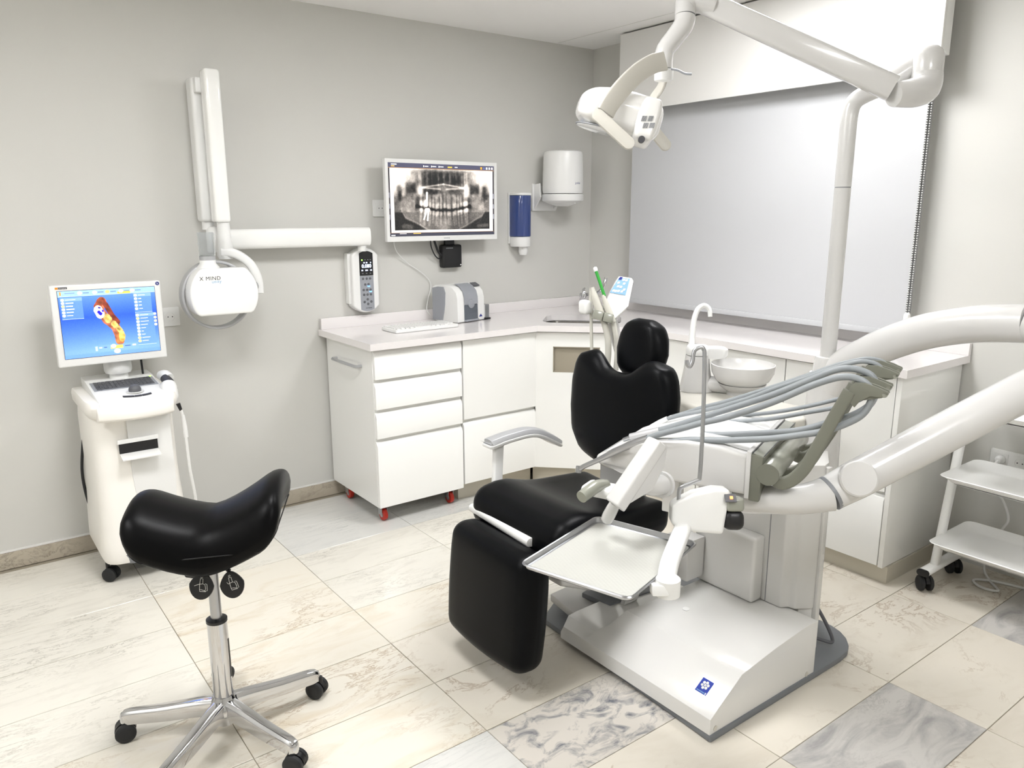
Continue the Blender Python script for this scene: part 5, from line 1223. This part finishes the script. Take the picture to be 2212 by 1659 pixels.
# ================================================================== handpieces with their hoses
def wpt(a, b, t): return hp(a, b, P0w+db*t, db)
hoses = [
 dict(lab='silver straight handpiece with tip on a grey hose over the delivery unit', r=.0085,
      up=[(1395, 949), (1425, 938), (1475, 925), (1518, 913), (1560, 904), (1620, 886), (1676, 866), (1753, 833), (1799, 818), (1826, 814), (1849, 817), (1872, 829)],
      lo=[(1884, 850), (1878, 874), (1862, 896), (1835, 912), (1787, 930), (1733, 939), (1656, 948), (1560, 951), (1490, 950), (1445, 955)]),
 dict(lab='short silver motor coupling without tool on a grey hose over the delivery unit', r=.0085,
      up=[(1424, 929), (1470, 916), (1515, 902), (1560, 888), (1620, 869), (1676, 850), (1753, 819), (1799, 801), (1834, 796), (1865, 802), (1886, 815)],
      lo=[(1893, 840), (1884, 868), (1866, 884), (1838, 898), (1800, 909), (1738, 927), (1676, 934), (1560, 939), (1490, 938), (1440, 944)]),
 dict(lab='white tapered handpiece coupling on a thin grey hose behind the silver motor', r=.0062,
      up=[(1440, 905), (1470, 897), (1510, 889), (1560, 877), (1620, 859), (1676, 838), (1745, 815), (1795, 797), (1840, 784), (1870, 781), (1897, 789)],
      lo=[(1905, 806), (1896, 835), (1860, 862), (1815, 878), (1738, 892), (1660, 905), (1560, 912), (1500, 916), (1440, 930)]),
 dict(lab='slim white handpiece on a thin grey hose at the far side of the delivery unit', r=.0060,
      up=[(1452, 900), (1480, 892), (1520, 879), (1560, 869), (1620, 851), (1680, 832), (1760, 805), (1805, 789), (1850, 778), (1880, 775), (1908, 782)],
      lo=[(1916, 800), (1900, 825), (1862, 846), (1815, 861), (1738, 879), (1660, 892), (1560, 901), (1500, 906), (1446, 918)])]
for k, h in enumerate(hoses):
    t = WOFF[k]+.011
    up_ = [wpt(a, b, t) for a, b in h['up']]; lo_ = [wpt(a, b, t) for a, b in h['lo']]
    if k >= 2: up_[0] = up_[0]; 
    th = thing('dental_handpiece', h['lab'], 'handpiece', up_[0], 'handpieces and hoses on the delivery unit')
    part('hose', tube(up_+lo_, h['r'], 10, 5), 'hose', th)
    if k == 0:
        pts = [wpt(a, b, t) for a, b in ((1250, 1014), (1262, 1007), (1300, 990), (1327, 976), (1345, 968), (1359, 962), (1400, 947))]
        part('tip', tube([pts[0], pts[1], pts[2]], [.0075, .0072, .0075], 14), 'chromedull', th)
        part('tool_head', lathe([(.0085, -.010), (.0095, 0), (.0085, .010)], pts[0], (.2, .1, 1), 16), 'chromedull', th)
        part('handle', tube(pts[2:], [.0075, .0105, .0100, .0115, .0110], 16), 'chromedull', th)
    elif k == 1:
        pts = [wpt(a, b, t) for a, b in ((1347, 950), (1360, 945), (1362, 944), (1390, 938), (1425, 929))]
        part('coupling', tube(pts[:2], [.0058, .0058], 14), 'chromedull', th)
        part('motor', tube(pts[2:], [.0105, .0112, .0098], 16), 'silver', th)
    else:
        dx = 0 if k == 2 else 10
        pts = [wpt(a+dx, b-3*(k-2), t) for a, b in ((1392, 931), (1410, 921), (1428, 912), (1442, 904))]
        part('handle', tube(pts, [.006, .0085, .0095, .0075], 14), 'plastic', th)

# ================================================================== operating lamp
lp = thing('operating_lamp', 'white dental operating lamp with handles on a long jointed pole arm', 'dental lamp', (tw.x, tw.y, 1.02))
pole_d = 2.42
part('pole', tube([(tw.x, tw.y, 1.015), (tw.x, tw.y, 1.57)], .0255, 22), 'unitwhite', lp)
part('pole_joint', lathe([(.0245, 1.57), (.0245, 1.573)], (tw.x, tw.y, 0), (0, 0, 1), 22), 'midgrey', lp)
gk = [Vector((tw.x, tw.y, 1.573)), Vector((tw.x, tw.y, 1.70)), hd(1836, 245, 2.44), hd(1848, 218, 2.43), hd(1872, 202, 2.42), hd(1905, 185, 2.40), hd(1960, 152, 2.38), hd(1998, 132, 2.36)]
part('gooseneck', tube(gk, [.0255, .0255, .0255, .026, .027, .030, .034, .036], 22, 5), 'unitwhite', lp)
jd = 2.34; jc = hd(2003, 160, jd)
part('joint_cap', lathe([(.043, .0), (.043, .052), (.038, .066), (.024, .078), (0, .081)], jc, (0, 0, 1), 28), 'unitwhite', lp)
part('joint_seam', lathe([(.041, -.003), (.041, .001)], jc, (0, 0, 1), 28), 'ink', lp)
part('joint_body', tube([jc+Vector((0, 0, -.002)), hd(2001, 178, jd), hd(1995, 193, jd-.01), hd(1970, 201, jd-.03), hd(1930, 205, jd-.05)], [.044, .045, .044, .042, .034], 24, 4), 'unitwhite', lp)
A0, A1 = hd(1928, 191, jd-.05), hd(1524, 6, 2.36)
part('spring_arm', sweep([A0, A1], rrect(.072, .044, .012, 3), upv=(0, 0, 1), scale=[1, .92]), 'unitwhite', lp, bev=.002)
part('arm_cover', prism([A0+(A1-A0)*q+Vector((0, 0, z)) for q, z in ((.60, -.037), (.62, -.040), (.98, -.037), (.98, -.033))], RT*.0), 'unitwhite', lp) if False else None
part('end_joint', tube([A1+(A0-A1).normalized()*.03, hd(1500, 4, 2.36), hd(1484, 14, 2.36)], [.028, .030, .031], 20, 3), 'unitwhite', lp)
part('drop_tube', tube([hd(1481, 2, 2.36), hd(1480, 34, 2.36)], [.031, .031], 22), 'unitwhite', lp)
part('drop_seam', tube([hd(1480, 34, 2.36), hd(1480, 36, 2.36)], [.0295, .0295], 22), 'midgrey', lp)
part('drop_bend', tube([hd(1480, 36, 2.36), hd(1476, 55, 2.36), hd(1455, 84, 2.36), hd(1437, 108, 2.36), hd(1434, 130, 2.36), hd(1434, 152, 2.36)], [.031, .031, .029, .028, .027, .026], 22, 4), 'unitwhite', lp)
part('drop_cap', lathe([(.026, -.03), (.0285, -.026), (.0285, 0), (.026, .002)], hd(1434, 152, 2.36), (0, 0, 1), 22), 'plastic', lp)
part('lock_lever', tube([hd(1450, 149, 2.34), hd(1465, 152, 2.33), hd(1480, 159, 2.33), hd(1494, 160, 2.33)], .0035, 8, 4), 'greyplastic', lp)
ld = 2.36
part('yoke', sweep(smoothpath([hd(1436, 132, ld-.045), hd(1410, 138, ld-.07), hd(1378, 158, ld-.10), hd(1345, 190, ld-.125), hd(1320, 222, ld-.13), hd(1308, 244, ld-.13)], 5), rrect(.056, .012, .005, 3), upv=UP), 'unitbeige', lp, bev=.001)
part('yoke', sweep(smoothpath([hd(1438, 160, ld+.045), hd(1428, 188, ld+.07), hd(1414, 208, ld+.09), hd(1398, 232, ld+.10)], 5), rrect(.036, .012, .005, 3), upv=UP), 'unitbeige', lp, bev=.001)
hcn = hd(1338, 252, ld-.01)
tlt = math.radians(-15)
hr = (Vector((RT.x, RT.y, 0)).normalized()); hz_ = Vector((0, 0, 1)); hf = hz_.cross(hr)
ax_ = hr*math.cos(tlt)+hz_*math.sin(tlt); az2 = -hr*math.sin(tlt)+hz_*math.cos(tlt)
def lampfn(p):
    s = p.x/.13; z = p.z
    if z > 0: z *= (1.12-.16*abs(s)**2-.30*max(-s-.2, 0)+.06*max(s, 0)); z *= 1-.22*(p.y/.10)**2
    else: z *= (.55+.30*max(s, 0)); z -= .012*(1-s*s)
    return Vector((p.x*(1 if p.x < 0 else .93), p.y*(1-.12*s*s), z))
hdp = part('lamp_head', rbox(.262, .20, .135, .045, 5, 6, lampfn, frame(hcn, ax_, hf, az2)), 'coverwhite', lp, smooth=80)
def lf(a, b, c): return frame(hcn, ax_, hf, az2) @ Vector((a, b, c))
lens = nb(); 
for rr_, zz_ in ((1.0, 0), ):
    P = [lf(-.035+.085*math.cos(q), .075*math.sin(q), -.049) for q in [2*pi*i/36 for i in range(36)]]
    prism(P, -az2*.006, lens)
part('lens', lens, 'lamplens', hdp, bev=.003)
part('lens_rim', tube([lf(-.035+.087*math.cos(q), .077*math.sin(q), -.050) for q in [2*pi*i/36 for i in range(37)]], .0022, 6), 'midgrey', hdp)
for i in range(2):
    for j in range(2):
        b_ = nb()
        for q in range(5):
            merge(b_, obox(hd(1391+14*i+3*j-4+q*2.2, 256+15*j, ld-.1255), UP*.96+RT*.28, FW, RT*.96-UP*.28, .0078, .0012, .0008))
        part('vent', b_, 'midgrey', hdp)
part('light_sensor', lathe([(.0095, 0), (.0095, .012)], hd(1385, 303, ld-.112), -FW, 16), 'ink', hdp)
part('front_box', rbox(.068, .10, .128, .016, 3, 3, lambda p: Vector((p.x*(1-.25*abs(p.z/.064)**2), p.y, p.z)), frame(hd(1396, 266, ld-.075), RT*.96-UP*.28, FW, UP*.96+RT*.28)), 'coverwhite', hdp)
def handle(pa_, pb_, d0, nm):
    a, b = hd(*pa_, d0), hd(*pb_, d0); u = (b-a).normalized(); s = u.cross(FW).normalized(); L = (b-a).length
    P = []
    for i in range(13):
        q = -pi/2+pi*i/12; P.append(b+u*(.018*math.cos(q))+s*(.018*math.sin(q)))
    for i in range(13):
        q = pi/2+pi*i/12; P.append(a+u*(.018*math.cos(q))+s*(.018*math.sin(q)))
    return part(nm, prism(P, FW*.014), 'unitbeige', lp, bev=.003)
handle((1293, 248), (1358, 308), ld-.145, 'grip')
handle((1404, 270), (1438, 312), ld+.095, 'grip')

# ================================================================== shelf trolley by the right wall
tr0 = thing('shelf_trolley', 'white tubular trolley with tray shelves on black castors', 'trolley', (-.28, -2.9, 0))
yl = -2.47
for y_ in (yl, -3.30):
    fb_ = part('foot_bar', sweep([(-.425, y_, .082), (-.13, y_, .082)], rrect(.026, .046, .012, 3), upv=(0, 0, 1)), 'trolleywhite', tr0, bev=.002)
    for xe, sgn in ((-.425, -1), (-.13, 1)): part('end_cap', sweep([(xe, y_, .082), (xe+.012*sgn, y_, .082)], rrect(.027, .047, .012, 3), upv=(0, 0, 1)), 'blackplastic', fb_, bev=.002)
    for xe in (-.405, -.155): twincastor(tr0, (xe, y_, 0), .9, .031, zt=.075)
    pb_, pt_ = Vector((-.335, y_, .085)), Vector((-.213, y_, .735))
    part('post', sweep([pb_, pt_], rrect(.040, .030, .012, 3), upv=(1, 0, 0)), 'trolleywhite', tr0, bev=.001)
def shelf(z, name, cx, dxx):
    def lp_(w_, h_, r, zz): return [Vector((cx+p, -2.895+q, zz)) for p, q in rrect(w_, h_, r, 5)]
    bm = bowl([lp_(dxx, .835, .035, z+.030), lp_(dxx-.004, .831, .034, z+.032), lp_(dxx-.008, .827, .034, z+.030), lp_(dxx-.06, .775, .03, z+.006), lp_(dxx-.09, .745, .03, z+.002)])
    p_ = part(name, bm, 'trolleywhite', tr0, smooth=50)
    part('shelf_underside', loft([lp_(dxx-.09, .745, .03, z-.004), lp_(dxx-.075, .76, .03, z-.0005)]), 'trolleywhite', p_)
shelf(.195, 'lower_shelf', -.275, .36); shelf(.465, 'middle_shelf', -.262, .34); shelf(.735, 'upper_shelf', -.245, .34)
t = socket('double_wall_socket', 'white double power socket on the wall behind the trolley with a plug', 0, 0, n=(-1, 0, 0), ax=(0, -1, 0), wd=.155, ht=.078, pos=(0, -2.575, .493), k=2)
pg = thing('power_plug', 'white round plug pushed into the double socket with a white cable', 'plug', (-.03, -2.54, .49))
part('plug_body', lathe([(.018, .0115), (.0185, .02), (.016, .034), (.010, .040)], (0, -2.5395, .493), (-1, 0, 0), 20), 'plastic', pg)
part('cable', tube([(-.036, -2.5395, .493), (-.055, -2.535, .47), (-.06, -2.54, .40), (-.05, -2.585, .33), (-.045, -2.61, .26), (-.05, -2.59, .20), (-.06, -2.56, .10), (-.08, -2.56, .03), (-.12, -2.60, .006), (-.19, -2.66, .006), (-.21, -2.60, .006), (-.16, -2.56, .006), (-.10, -2.65, .006), (-.06, -2.85, .006)], .0052, 8, 6), 'plastic', pg)
# ================================================================== small items
single('stool_lock_mark', bx((0, 0, 0), (.001, .001, .001)), 'ink') if False else None
